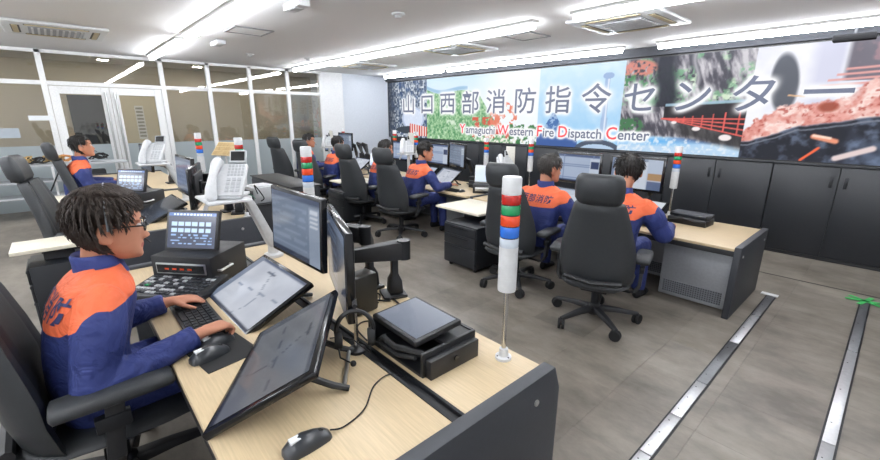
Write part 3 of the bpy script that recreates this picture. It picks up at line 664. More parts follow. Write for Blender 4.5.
def ui_table(u, v):
    a = np.ones(u.shape+(3,))*hexc('#a9b7cf'); a[v > .92] = hexc('#4a5a80'); a[((v*14) % 1 > .84)] = hexc('#7486a8'); a[(np.abs((u*7) % 1-.5) > .47)] = hexc('#7486a8')
    a[(u > .78) & (v < .88)] = hexc('#c4cede'); a[(u > .8) & (u < .98) & (v > .5) & (v < .8)] = hexc('#2e3d63'); a[(v < .05)] = hexc('#2b3350'); return a
def ui_light(u, v):
    a = np.ones(u.shape+(3,))*hexc('#c9d2de'); a[v > .93] = hexc('#8a97ad'); a[(u > .72)] = hexc('#b7c3d6'); a[(u > .74) & (v < .55) & (v > .3)] = hexc('#a98a63'); a[(u > .74) & (v < .3)] = hexc('#5a6a8a'); a[(u < .05)] = hexc('#7685a0'); a[(abs(u-.4) < .2) & ((v*16) % 1 > .7)] = hexc('#b2bdcf'); return a
def ui_dark(u, v):
    a = np.ones(u.shape+(3,))*hexc('#39404e'); a[v > .9] = hexc('#4e596d'); a[(u > .1) & (u < .6) & ((v*12) % 1 > .6)] = hexc('#566278'); return a
def ui_off(u, v): return np.ones(u.shape+(3,))*hexc('#2a2f3a')
def panel_frame(center, yaw, tilt): return Matrix.Translation(center) @ Matrix.Rotation(yaw, 4, 'Z') @ Matrix.Rotation(-tilt, 4, 'X')
def display(name, label, cat, c, yaw, tilt, w, h, ui, group=None, th=.035, frame=GLOSS, bez=.022, strength=None, res=(48, 30)):
    """flat display with bezel, housing and lit screen; the root sits under the panel"""
    t = thing(name, label, cat, c, yaw, group)
    M = Matrix.Rotation(-tilt, 4, 'X')
    hb = MB().box(-w/2, w/2, 0, th, -h/2, h/2, M).build('housing', frame, t, bevel=.008)
    MB().box(-w*.36, w*.36, th, th+.02, -h*.34, h*.34, M).build('back_cover', BLACK, hb, bevel=.008)
    o = paint_grid('screen', w-2*bez, h-2*bez, res[0], res[1], ui, SCRM if strength is None else screen_mat('screen_%g' % strength, strength, .16), t)
    o.matrix_local = M @ Matrix.Translation((0, -.002, 0))
    return t, M
def arm(t, M, dz_desk, base_dxy, elbow):
    """articulated monitor arm: base clamp on the desk, post, two links, all in the display's local frame"""
    bx, by, bz = base_dxy[0], base_dxy[1], dz_desk
    a = MB().box(bx-.07, bx+.07, by-.08, by+.06, bz, bz+.02).build('arm_base', BLACK, t, bevel=.006)
    MB().rings([[Vector((bx+sx*w, by+sy*w*.9, z)) for sx, sy in ((-1, -1), (1, -1), (1, 1), (-1, 1))] for z, w in ((bz+.02, .045), (bz+.10, .04), (bz+.14, .022), (bz+.26, .022))]).build('arm_post', DARKM, a, bevel=.006)
    e = Vector(elbow); p0 = Vector((bx, by, bz+.26)); p1 = M @ Vector((0, .06, 0))
    for nm, q0, q1, r0, r1 in (('lower_link', p0, e, .03, .026), ('upper_link', e, p1, .032, .024)):
        d = (q1-q0); u = d.cross(Vector((0, 0, 1))); u = u.normalized() if u.length > 1e-4 else Vector((1, 0, 0)); w = u.cross(d).normalized()
        MB().rings([[q+u*sx*r+w*sy*r*1.35 for sx, sy in ((-1, -1), (1, -1), (1, 1), (-1, 1))] for q, r in ((q0, r0), (q0+d*.15, r0*1.1), (q0+d*.85, r1*1.1), (q1, r1))]).build(nm, BLACK, a, bevel=.008)
    MB().lathe([(.035, -.05), (.035, .05)], 12, tuple(e)).build('arm_joint', DARKM, a, smooth=True)
    MB().box(-.06, .06, .05, .075, -.06, .06, M).build('mount_plate', DARKM, t, bevel=.004)
def easel(t, M, w, h, tilt, drop):
    """two curved feet and a prop behind a tilted touch panel; drop = panel centre height over the desk"""
    f = MB()
    for s in (-1, 1):
        p = M @ Vector((s*w*.2, .035, -h*.30)); q = M @ Vector((s*w*.2, .035, h*.10))
        MB().tube([q, q+Vector((0, .05, -.03)), Vector((q.x, q.y+.16, -drop+.03)), Vector((q.x, q.y+.22, -drop+.012))], [.012, .014, .014, .012], 8).build('foot', BLACK, t, smooth=True)
        MB().tube([p, Vector((p.x, p.y+.0, -drop+.012))], .012, 8).build('front_foot', BLACK, t, smooth=True)
    b = M @ Vector((0, .035, h*.1)); MB().tube([(-w*.2, b.y+.2, -drop+.014), (w*.2, b.y+.2, -drop+.014)], .009, 8).build('cross_bar', STEEL, t, smooth=True)
def station(dx, which):
    """displays of one operator bay on the first row, shifted by dx"""
    t, M = display('monitor', 'upright grey monitor %s' % which[0], 'monitor', (-2.34+dx, .957, 1.37), .03, .06, .66, .42, ui_grey, 'upright monitors of the first row')
    arm(t, M, TZ-1.37, (.28, .33), (.44, .20, .0))
    t, M = display('monitor', 'angled upright monitor %s' % which[1], 'monitor', (-1.80+dx, .93, 1.32), -.36, .02, .66, .42, ui_dark, 'upright monitors of the first row')
    arm(t, M, TZ-1.32, (-.22, .36), (.05, .34, .02))
    t, M = display('tilted_touchscreen', 'flat tilted touch panel %s' % which[2], 'touch panel', (-2.31+dx, .685, 1.052), .02, 1.13, .66, .42, ui_map if dx == 0 else ui_off, 'tilted touch panels of the first row', .03)
    easel(t, M, .66, .42, 1.13, 1.052-TZ)
    # talk panel: blue touch screen on a black radio, keypad in front
    d = thing('radio_unit', 'black radio unit under the blue touch screen %s' % which[3], 'radio', (-2.96+dx, .56, TZ), .72, 'black radio units')
    MB().box(-.2, .2, -.17, .2, 0, .195).build('body', BLACK, d, bevel=.008)
    f = MB().box(-.165, .165, -.178, -.17, .085, .155).build('front_bezel', STEEL, d, bevel=.004); MB().box(-.155, .155, -.182, -.177, .095, .145).build('front_display', GLOSS, f)
    MB().tube([(.205, -.12, .1), (.225, -.12, .1), (.225, .0, .1), (.205, .0, .1)], .008, 8).build('side_handle', STEEL, d, smooth=True)
    for k in range(4): MB().box(-.10+k*.05, -.075+k*.05, -.185, -.181, .115, .125).build('indicator', LENS['orange'], d)
    display('touch_screen', 'small blue touch screen with rows of buttons %s' % which[3], 'touch screen', (-2.985+dx, .545, 1.285), .74, .33, .36, .265, ui_blue, 'blue touch screens', .03, BLACK, .018, 1.0, (84, 60))
    k_ = thing('radio_keypad', 'black keypad with coloured buttons %s' % which[3], 'keypad', (-2.78+dx, .385, TZ), .66, 'radio keypads')
    MB().prism([(-.14, 0), (.15, 0), (.15, .075), (-.14, .03)], -.24, .24, 'x').build('body', BLACK, k_, bevel=.006)
    for nm, mm, pick in (('white_keys', GREYP, 0), ('red_keys', LENS['red'], 1), ('green_keys', LENS['green'], 2), ('dark_keys', PANEL, 3)):
        kb = MB()
        for i in range(13):
            for j in range(7):
                q = (i*7+j*3+(i*j) % 5) % 9; q = 3 if i > 8 and j < 5 else (1 if (j == 6 and 5 < i < 8) else (0 if q < 4 else (2 if (q == 6 and i % 3 == 1) else 3)))
                if q != pick: continue
                x = -.215+i*.033; y = -.115+j*.035; z = .03+(y+.14)/.29*.045; kb.box(x, x+.024, y, y+.022, z, z+.007)
        kb.build(nm, mm, k_)['kind'] = 'stuff'
    # telephone on a white arm
    a = thing('phone_arm', 'white adjustable arm carrying the telephone %s' % which[3], 'arm', (-3.08+dx, 1.08, TZ), 0, 'white phone arms')
    MB().lathe([(.07, 0), (.07, .02), (.04, .03), (.035, .12)], 16).build('base', WHITEP, a, smooth=True, angle=30)
    MB().rings([[Vector((x+sx*w, y+sy*w*.7, z)) for sx, sy in ((-1, -1), (1, -1), (1, 1), (-1, 1))] for x, y, z, w in ((0, 0, .08, .045), (.0, -.02, .14, .05), (-.03, -.12, .42, .042), (-.04, -.14, .46, .04))]).build('lower_arm', GREYP, a, bevel=.012)
    MB().rings([[Vector((x, y+sy*w, z+sz*.022)) for sy, sz in ((-1, -1), (1, -1), (1, 1), (-1, 1))] for x, y, z, w in ((-.02, -.15, .46, .05), (.02, -.25, .475, .05), (.03, -.30, .48, .06))]).build('upper_arm', WHITEP, a, bevel=.01)
    MB().box(-.17, .20, -.44, -.17, .475, .495).build('tray', WHITEP, a, bevel=.012)
    phone((-3.03+dx, .80, TZ+.497), .95, 'white desk telephone on the arm %s' % which[3])
PH = {}
def phone(loc, rz, label, sc=1.0):
    if PH:
        o = copy_tree(PH[0], loc, rz, label); o.scale = (sc,)*3; return o
    t = thing('telephone', label, 'telephone', loc, rz, 'white telephones', sc)
    PH[0] = t
    MB().box(-.11, .11, -.09, .11, 0, .022).build('foot_plate', WHITEP, t, bevel=.008)
    M = Matrix.Translation((0, -.09, .018)) @ Matrix.Rotation(.82, 4, 'X')
    MB().box(-.115, .125, 0, .26, -.02, .018, M).build('body', WHITEP, t, bevel=.01)
    MB().prism([(-.03, .02), (.09, .02), (.07, .17), (.055, .17)], -.07, .08, 'x').build('stand', GREYP, t, bevel=.006)
    MB().box(.005, .115, .262, .275, -.01, .03, M).build('display_hood', GREYP, t, bevel=.004)
    D2 = M @ Matrix.Translation((0, .262, .01)) @ Matrix.Rotation(.35, 4, 'X')
    MB().box(.005, .115, 0, .095, -.012, .008, D2).build('display_frame', GREYP, t, bevel=.006); MB().box(.015, .105, .012, .085, .008, .0095, D2).build('display', GLOSS, t)
    for i in range(3):
        for j in range(4): MB().box(.012+i*.034, .037+i*.034, .025+j*.03, .046+j*.03, .017, .024, M).build('key', GREYP, t)
    fk = MB()
    for i in range(5):
        for j in range(4): fk.box(.008+i*.022, .025+i*.022, .155+j*.025, .172+j*.025, .017, .022, M)
    fk.build('function_keys', GREYP, t)['kind'] = 'stuff'
    pts = [M @ Vector((-.062, y, z)) for y, z in ((-.012, .03), (.03, .052), (.125, .064), (.22, .052), (.262, .03))]
    h = MB().tube(pts, [.036, .034, .024, .034, .036], 12).build('handset', WHITEP, t, smooth=True, angle=60)
    for q in (pts[0], pts[-1]): MB().ball(q-Vector((0, 0, .008)), (.038, .036, .032)).build('ear_cup', WHITEP, h, smooth=True)
    cord = []
    for k in range(60):
        q = k/59; a_ = k*1.25; base = Vector((-.06-.05*math.sin(q*math.pi), -.13-.03*q, .02-.10*math.sin(q*math.pi))); cord.append(base+Vector((.012*math.cos(a_), 0, .012*math.sin(a_))))
    MB().tube(cord, .0045, 5).build('coiled_cord', GREYP, t, smooth=True)
    return t
station(0, ('in front of the near operator', 'right of the near operator, seen almost edge on', 'before the near operator, picture brightened for lamp glare', 'of the near operator'))
station(-2.87, ('on the console with the empty chair', 'at the right of the empty console seat', 'on the console with the empty chair', 'at the empty console seat'))
# second touch panel turned to the near operator
t, M = display('tilted_touchscreen', 'large touch panel lying tilted across the desk front, turned to the near operator', 'touch panel', (-1.53, .525, 1.095), -.6, 1.06, .68, .43, lambda u, v: ui_map(u, v)*.5, 'tilted touch panels of the first row', .03)
easel(t, M, .68, .43, 1.06, 1.095-TZ)

# ================================================================== small things on the foreground console
def keyboard(x, y, z, rz, w, d, label):
    t = thing('keyboard', label, 'keyboard', (x, y, z), rz, 'keyboards')
    MB().prism([(-d/2, 0), (d/2, 0), (d/2, .026), (-d/2, .014)], -w/2, w/2, 'x').build('body', BLACK, t, bevel=.004)
    kb = MB(); nx_, ny_ = 15, 5
    for i in range(nx_):
        for j in range(ny_):
            if j == 0 and 4 < i < 9: continue
            x0 = -w/2+.012+i*(w-.024)/nx_; y0 = -d/2+.012+j*(d-.024)/ny_; zz_ = .014+(y0+d/2)/d*.012
            kb.box(x0, x0+(w-.024)/nx_*.82, y0, y0+(d-.024)/ny_*.82, zz_, zz_+.009)
    x0 = -w/2+.012+5*(w-.024)/nx_; kb.box(x0, x0+4*(w-.024)/nx_*.95, -d/2+.012, -d/2+.012+(d-.024)/ny_*.82, .014, .024)
    o = kb.build('keys', DARKM, t); o['kind'] = 'stuff'
    return t
keyboard(-2.33, .385, TZ, .0, .56, .17, 'black keyboard under the hands of the near operator')
tag(MB().box(-.17, .17, -.115, .115, 0, .004, Matrix.Translation((-1.93, .385, TZ)) @ Matrix.Rotation(.15, 4, 'Z')).build('mouse_pad', RUBBER), 'thin dark mouse pad beside the near keyboard', 'mouse pad')
def make_mouse(x, y, z, rz, label, sc=1):
    t = thing('mouse', label, 'mouse', (x, y, z), rz, 'black mice', sc); rings = []
    for yy, hw, h in ((-.073, .012, .008), (-.068, .026, .022), (-.045, .036, .040), (-.01, .037, .047), (.03, .034, .038), (.06, .03, .024), (.072, .022, .014), (.075, .01, .006)):
        rings.append([Vector((hw*math.cos(a), yy, max(0, h*math.sin(a)))) for a in [math.pi*k/10 for k in range(11)]]+[Vector((-hw*.8, yy, 0)), Vector((hw*.8, yy, 0))])
    MB().rings(rings).build('shell', mat('mouse_grey', '#2f3236', .3), t, smooth=True, angle=60)
    MB().lathe([(.012, -.005), (.013, 0), (.012, .005)], 12, M=Matrix.Translation((0, .042, .022)) @ Matrix.Rotation(math.pi/2, 4, 'Y')).build('wheel', RUBBER, t)
    MB().box(-.012, .012, -.05, -.02, .036, .0435).build('sticker', NOTE, t)
    return t
make_mouse(-1.88, .335, TZ+.004, .2, 'black mouse with a white sticker, nearer of two on the pad', 1.12)
make_mouse(-1.975, .385, TZ+.004, .2, 'black mouse farther back on the pad, by the operator\'s hand', 1.1)
make_mouse(-1.11, .43, TZ, .0, 'black corded mouse at the front edge of the foreground console', 1.08)
def cable(pts, r, label, m=RUBBER, name='cable'):
    P = [Vector(p) for p in pts]; out = []
    for i in range(len(P)-1):
        p0, p1, p2, p3 = P[max(i-1, 0)], P[i], P[i+1], P[min(i+2, len(P)-1)]
        for k in range(8):
            t = k/8; out.append(.5*((2*p1)+(p2-p0)*t+(2*p0-5*p1+4*p2-p3)*t*t+(3*p1-p0-3*p2+p3)*t**3))
    out.append(P[-1]); return tag(MB().tube(out, r, 6).build(name, m, smooth=True), label, 'cable')
cable([(-1.11, .512, TZ+.012), (-1.1, .56, TZ+.005), (-1.13, .66, TZ+.005), (-1.22, .76, TZ+.005), (-1.24, .85, TZ+.005), (-1.2, .91, TZ-.02)], .003, 'thin black mouse cord curving over the wood towards the duct')
# device with a small flat display on top
d = thing('recorder_box', 'low black open sided box with a small flat display on top, beside the near tower', 'device', (-1.33, 1.09, TZ), 0)
for a in (-.20, .185): MB().box(a, a+.015, -.155, .155, 0, .11).build('side_panel', BLACK, d, bevel=.003)
MB().box(-.185, .185, -.155, .155, 0, .012).build('bottom_panel', BLACK, d); MB().box(-.185, .185, .14, .155, .012, .11).build('back_panel', BLACK, d); MB().box(-.185, .185, -.02, .14, .09, .105).build('shelf', BLACK, d)
MB().box(.20, .235, -.14, .14, .0, .085).build('side_unit', BLACK, d, bevel=.004)
MB().lathe([(.012, 0), (.012, .006)], 10, M=Matrix.Translation((.235, .0, .05)) @ Matrix.Rotation(math.pi/2, 4, 'Y')).build('knob', GLOSS, d)
MB().tube([(-.12, -.16, .03), (-.05, -.17, .09), (.03, -.165, .075), (.1, -.17, .10), (.19, -.12, .09)], .013, 8).build('corrugated_cable', RUBBER, d, smooth=True)
MB().tube([(-.16, -.16, .01), (-.06, -.18, .06), (.05, -.175, .05), (.16, -.16, .08)], .01, 8).build('wire_bundle', RUBBER, d, smooth=True)
display('small_display', 'small flat grey display lying on the black box', 'display', (-1.345, 1.075, TZ+.15), -.03, 1.50, .335, .26, lambda u, v: lerp(np.ones(u.shape+(3,))*hexc('#7f8797'), hexc('#a9b0bf'), v), None, .028, BLACK, .018)
# PC box behind the tilted panels
pc = thing('mini_computer', 'dark upright computer case standing behind the angled monitor', 'computer', (-1.83, 1.08, TZ), .1)
MB().box(-.055, .055, -.08, .08, 0, .22).build('case', mat('olive_black', '#2b2924', .4), pc, bevel=.015); MB().box(-.045, .045, -.085, -.079, .03, .2).build('face', BLACK, pc, bevel=.004)
# headset on its stand
hs = thing('headset', 'black headset hanging on the stand behind the tilted touch panel', 'headset', (-1.47, .83, TZ), 1.06, None, .95)
arc = [(.085*math.cos(a)*1.0, 0, .125+.10*math.sin(a)) for a in np.linspace(-.25, math.pi+.25, 18)]
MB().tube(arc, .011, 8).build('headband', BLACK, hs, smooth=True)
for s in (-1, 1):
    e = MB().lathe([(.0, -.018), (.04, -.018), (.045, 0), (.04, .016), (.0, .018)], 14, M=Matrix.Translation((s*.075, 0, .085)) @ Matrix.Rotation(math.pi/2, 4, 'Y')).build('ear_cushion', RUBBER, hs, smooth=True)
MB().tube([(-.08, -.02, .07), (-.07, -.08, .04), (-.02, -.12, .03)], .004, 6).build('microphone_boom', BLACK, hs, smooth=True); MB().ball((-.015, -.122, .03), .014).build('microphone', RUBBER, hs, smooth=True)
st = thing('headset_stand', 'thin steel rod stand of the black headset', 'stand', (-1.46, .83, TZ), 1.06, None, 1.15)
MB().tube([(0, .03, .0), (0, .03, .225)], .008, 8).build('rod', CHROME, st, smooth=True); MB().tube([(0, .03, .215), (0, -.03, .22)], .009, 8).build('hook', BLACK, st, smooth=True); MB().lathe([(.035, 0), (.035, .012), (.012, .02)], 14, (0, .03, 0)).build('foot', BLACK, st, smooth=True)
cable([(-1.45, .80, TZ+.1), (-1.40, .86, TZ+.03), (-1.50, .9, TZ+.006), (-1.62, .86, TZ+.006), (-1.66, .80, TZ+.01)], .003, 'thin headset cord coiled beside its stand')
cable([(-2.02, 1.28, TZ+.006), (-1.92, 1.20, TZ+.006), (-1.82, 1.26, TZ+.008), (-1.88, 1.31, TZ+.008), (-1.74, 1.28, TZ+.006), (-1.62, 1.33, TZ+.006)], .005, 'black cable coil near the monitor arm bases')
cable([(-1.62, 1.10, TZ+.006), (-1.70, 1.02, TZ+.006), (-1.66, .95, TZ+.006), (-1.52, .92, TZ+.012)], .004, 'thin cable running into the black display box')
cable([(-1.86, 1.22, TZ+.006), (-1.94, 1.27, TZ+.006), (-2.0, 1.22, TZ+.008), (-1.93, 1.17, TZ+.008), (-1.84, 1.2, TZ+.006)], .004, 'small loop of cable on the wood behind the angled monitor')
pp = tag(MB().box(-.06, .06, -.05, .05, 0, .002, Matrix.Translation((-2.95, .27, TZ)) @ Matrix.Rotation(.5, 4, 'Z')).build('paper_sheet', mat('cream_paper', '#e6d6b4', .7)), 'cream paper slip under the radio keypad corner', 'paper')

# ================================================================== things on the left console
ps = thing('printer_stand', 'black stand carrying the grey equipment box behind the left console', 'stand', (-5.42, 1.82, 0), .1)
MB().box(-.22, .22, -.2, .2, .04, .93).build('body', CABM, ps, bevel=.008); MB().box(-.24, .24, -.22, .22, .93, .95).build('top', BLACK, ps, bevel=.004); MB().box(-.2, .2, -.205, -.199, .08, .9).build('door', PANEL, ps); MB().box(-.2, .2, -.18, .18, 0, .04).build('plinth', BLACK, ps)
g = thing('printer', 'grey equipment box with cables on a stand behind the left console', 'device', (-5.42, 1.82, .95), .1)
MB().box(-.17, .17, -.16, .16, 0, .2).build('body', GREYP, g, bevel=.015); MB().box(-.14, .14, -.168, -.158, .04, .16).build('front_panel', PANEL, g); MB().box(-.12, .12, -.1, .1, .2, .212).build('top_cover', WHITEP, g, bevel=.004)
cable([(-5.24, 1.72, 1.08), (-5.14, 1.66, 1.2), (-5.1, 1.74, 1.05), (-5.2, 1.74, .99)], .007, 'thick black cable looping from the grey equipment box')
cable([(-5.24, 1.69, 1.02), (-5.18, 1.6, 1.1), (-5.16, 1.62, 1.0), (-5.22, 1.68, .96)], .004, 'green cable from the grey equipment box', mat('green_cable', '#3f9a76', .5))
ds = thing('document_stand', 'tan board with printed cards on a stand behind the telephone', 'stand', (-4.93, 1.33, TZ), .5)
MB().tube([(0, 0, 0), (0, 0, .67)], .012, 8).build('post', WHITEP, ds, smooth=True); MB().lathe([(.07, 0), (.07, .015)], 14).build('foot', WHITEP, ds)
Mb = Matrix.Translation((0, 0, .69)) @ Matrix.Rotation(-.75, 4, 'X'); bd = MB().box(-.14, .14, 0, .01, -.09, .09, Mb).build('board', mat('tan_board', '#c9b48a', .6), ds)
for i in range(4):
    for j in range(3): MB().box(-.128+i*.066, -.07+i*.066, -.003, 0, -.08+j*.055, -.035+j*.055, Mb).build('card', mat('tan_card', '#a88f62', .6), bd)
make_mouse(-4.8, .45, TZ, .4, 'black mouse on the left console front', 1.0)
kb2 = keyboard(-5.25, .36, TZ, 0, .5, .16, 'black keyboard at the empty console seat')
bx = thing('equipment_cabinet', 'low black equipment cabinet standing between the two console rows', 'cabinet', (-6.75, 2.62, 0), .0)
MB().box(-.85, .85, -.2, .25, 0, .98).build('body', CABM, bx, bevel=.02); MB().box(-.87, .87, -.22, .27, .98, 1.0).build('top', BLACK, bx, bevel=.008)
for s in (-1, 1): MB().box(min(s*.01, s*.82), max(s*.01, s*.82), -.21, -.2, .06, .94).build('door', PANEL, bx, bevel=.004)
t, M = display('monitor', 'dark monitor at the console by the glass doors', 'monitor', (-7.75, .95, 1.38), .1, .05, .6, .4, ui_dark, 'upright monitors of the first row')
arm(t, M, TZ-1.38, (.1, .28), (.22, .16, -.08))
# cable shelf by the doors
sh = thing('cable_shelf', 'white low shelf heaped with cables in front of the glass', 'shelf', (-10.35, -.1, PLAT), 0)
for z in (.35, .62, .90): MB().box(-.25, .25, -1.2, 1.05, z, z+.03).build('shelf_board', GREYP, sh, bevel=.003)
for y in (-1.19, -.05, 1.04):
    for x in (-.24, .22): MB().box(x, x+.03, y-.015, y+.015, 0, .9).build('post', WHITE, sh)
for k in range(9):
    y = -1.05+k*.21; cz = PLAT+.965+random.uniform(-.02, .03)
    pts = []
    for q in range(40):
        a = q*.62; r_ = .10+.03*math.sin(q*1.7+k); pts.append((-10.3+r_*math.cos(a)*.8+random.uniform(-.008, .008), y-.1+r_*math.sin(a)*1.2, cz+.05*(1+math.sin(q*.9+k))))
    tag(MB().tube(pts, .012, 5).build('cable_coil', [TAN, GREYP, RUBBER, mat('orange_cable', '#c98a4a', .6)][[0, 0, 1, 0, 2, 0, 3, 1, 2][k]], smooth=True), ['tan cable coil nearest the picture edge on the white shelf', 'second tan cable coil from the picture edge on the white shelf', 'grey cable coil beside the tan ones on the white shelf', 'tan cable coil in the middle of the white shelf', 'black cable coil in the middle of the white shelf', 'tan cable coil behind the headrest on the white shelf', 'orange brown cable coil on the white shelf', 'grey cable coil near the door end of the white shelf', 'black cable coil at the door end of the white shelf'][k], 'cable', 'cable coils on the shelf')
for k, y in enumerate((-.6, .0, .5)): tag(MB().box(-10.5, -10.2, y-.12, y+.1, PLAT+.65, PLAT+.78).build('equipment_box', [BLACK, GREYP, BLACK][k], bevel=.01), ['black equipment box on the shelf board left of the chairs', 'grey equipment box in the middle of the cable shelf', 'black equipment box on the shelf near the door'][k], 'box', 'boxes on the cable shelf')
cable([(-10.1, -.5, PLAT+.9), (-10.08, -.45, PLAT+.6), (-10.05, -.3, PLAT+.4), (-10.08, -.1, PLAT+.75), (-10.1, .0, PLAT+.93)], .012, 'dark cable hanging in a loop from the white shelf')

# ================================================================== second row displays
G2 = 'displays of the second row'
for lb, c, yw, ui in (('wide monitor with a pale picture in front of the nearest operator', (-2.32, 5.6, 1.29), 0, ui_light), ('wide monitor with a blue table in front of the grey haired operator', (-3.16, 5.6, 1.285), 0, ui_table),
                      ('monitor behind the head of the operator with his arm on the console', (-6.45, 5.78, 1.26), -.08, ui_table), ('angled monitor at the right of the middle pair', (-5.66, 5.56, 1.305), -.36, ui_grey),
                      ('monitor before the left operator of the middle pair', (-7.6, 5.75, 1.26), .05, ui_table), ('monitor of the far pair against the pale wall', (-9.9, 5.6, 1.37), 0, ui_grey), ('monitor at the left of the far pair', (-10.62, 5.6, 1.28), .1, ui_table)):
    t, M = display('monitor', lb, 'monitor', c, yw, .03, .72, .45, ui, G2, bez=.032)
    arm(t, M, DZ-c[2], (.1, .28), (.22, .16, -.12))
for lb, c, yw, tl_, ui in (('white tilted touch panel by the elbow of the nearest operator', (-2.12, 5.2, .90), -.15, .95, lambda u, v: np.ones(u.shape+(3,))*hexc('#dfe4ea')), ('tilted touch panel of the grey haired operator', (-3.05, 5.2, .90), 0, .95, ui_light),
                           ('tilted grey touch panel in front of the middle operator', (-5.72, 5.32, .92), -.2, .9, ui_map), ('tilted touch panel left of the middle operator', (-6.4, 5.3, .92), 0, .95, ui_light), ('tilted touch panel of the far pair', (-8.7, 5.25, .92), 0, .95, ui_map)):
    t, M = display('tilted_touchscreen', lb, 'touch panel', c, yw, tl_, .66, .42, ui, G2, .03); easel(t, M, .66, .42, tl_, c[2]-DZ)
for x, lb in ((-4.72, 'left of the grey haired operator'), (-8.0, 'between the middle and far pairs')):
    r_ = thing('radio_unit', 'black radio unit %s' % lb, 'radio', (x, 5.35, DZ), .6, 'black radio units'); MB().box(-.2, .2, -.17, .2, 0, .155).build('body', BLACK, r_, bevel=.008); MB().box(-.16, .16, -.178, -.17, .04, .105).build('front_bezel', STEEL, r_, bevel=.004)
    display('touch_screen', 'small bluish touch screen %s' % lb, 'touch screen', (x, 5.33, 1.07), .62, .33, .36, .3, lambda u, v: lerp(np.ones(u.shape+(3,))*hexc('#a9bbdc'), hexc('#dbe4f4'), v), 'blue touch screens', .03, WHITEP, .015, 1.0)
for x, y, z, lb, sc in ((-4.36, 5.4, 1.12, 'white telephone on an arm at the left of the grey haired operator', 1.15), (-7.0, 5.4, 1.26, 'white telephone on an arm between the heads of the middle pair', 1.2), (-10.3, 5.3, 1.22, 'white telephone on an arm by the far operators', 1.2)):
    phone((x, y, z), .85, lb, sc)
    a = thing('phone_arm', 'white post under the telephone %s' % lb.split('arm ')[1], 'arm', (x, y+.05, DZ), 0, 'white phone arms'); MB().lathe([(.07, 0), (.07, .02), (.03, .03), (.03, z-DZ-.02)], 14).build('post', WHITEP, a, smooth=True, angle=30); MB().box(-.15, .17, -.2, .1, z-DZ-.02, z-DZ).build('tray', WHITEP, a, bevel=.008)
    MB().box(-.08, .1, .06, .075, z-DZ, z-DZ+.42).build('memo_board', mat('memo_grey', '#c9c6bd', .6), a, bevel=.004)
dv = thing('recorder_box', 'low black device with a slanted tray on the right part of the nearer console', 'device', (-1.60, 5.60, DZ), -.05)
MB().box(-.22, .22, -.1, .16, 0, .075).build('body', BLACK, dv, bevel=.006); MB().box(-.2, .22, -.02, .15, .095, .115, Matrix.Rotation(.12, 4, 'X')).build('tray', PANEL, dv, bevel=.006)
MB().tube([(-.2, -.105, .03), (-.05, -.11, .075), (.1, -.105, .04), (.22, -.108, .07)], .012, 8).build('wire_bundle', RUBBER, dv, smooth=True)
for a in (-.2, .2): MB().box(a-.01, a+.01, -.06, .14, .085, .125).build('support', BLACK, dv)
cable([(-1.95, 5.5, DZ+.006), (-1.85, 5.35, DZ+.006), (-1.72, 5.38, DZ+.006), (-1.78, 5.48, DZ+.006), (-1.62, 5.5, DZ+.006)], .004, 'thin cord lying on the wood before the black device')
keyboard(-5.25, 5.0, DZ, .05, .45, .16, 'dark keyboard on the console right of the middle operator')
make_mouse(-5.0, 5.05, DZ, .1, 'black mouse by the keyboard of the middle pair')
rk = thing('equipment_rack', 'black flat equipment stack on the console right of the middle pair', 'device', (-5.05, 5.62, DZ), 0)
for k in range(3): MB().box(-.2, .2, -.15, .15, .005+k*.07, .065+k*.07).build('unit', [BLACK, PANEL, BLACK][k], rk, bevel=.006)
for x, lb in ((-9.0, 'black articulated arm sticking up at the right of the far monitor'), (-8.75, 'second black articulated arm at the right of the far monitor')):
    a = thing('articulated_stand', lb, 'arm', (x, 5.6, DZ), 0, 'bare articulated stands')
    MB().box(-.07, .07, -.07, .07, 0, .02).build('base', BLACK, a, bevel=.006); MB().tube([(0, 0, .02), (0, 0, .3), (-.12, -.1, .62)], .035, 8).build('lower_link', BLACK, a, smooth=True); MB().tube([(-.12, -.1, .62), (.12, -.15, .60), (.2, -.17, .35)], .032, 8).build('upper_link', BLACK, a, smooth=True); MB().box(.12, .28, -.2, -.17, .2, .4).build('mount_plate', DARKM, a)
bt = thing('spray_bottle', 'small white plastic bottle on the far console', 'bottle', (-9.35, 4.95, DZ), 0); MB().lathe([(.045, 0), (.05, .02), (.05, .14), (.02, .19)], 12).build('body', WHITEP, bt, smooth=True); MB().lathe([(.02, .19), (.02, .24)], 10).build('cap', LENS['green'], bt)
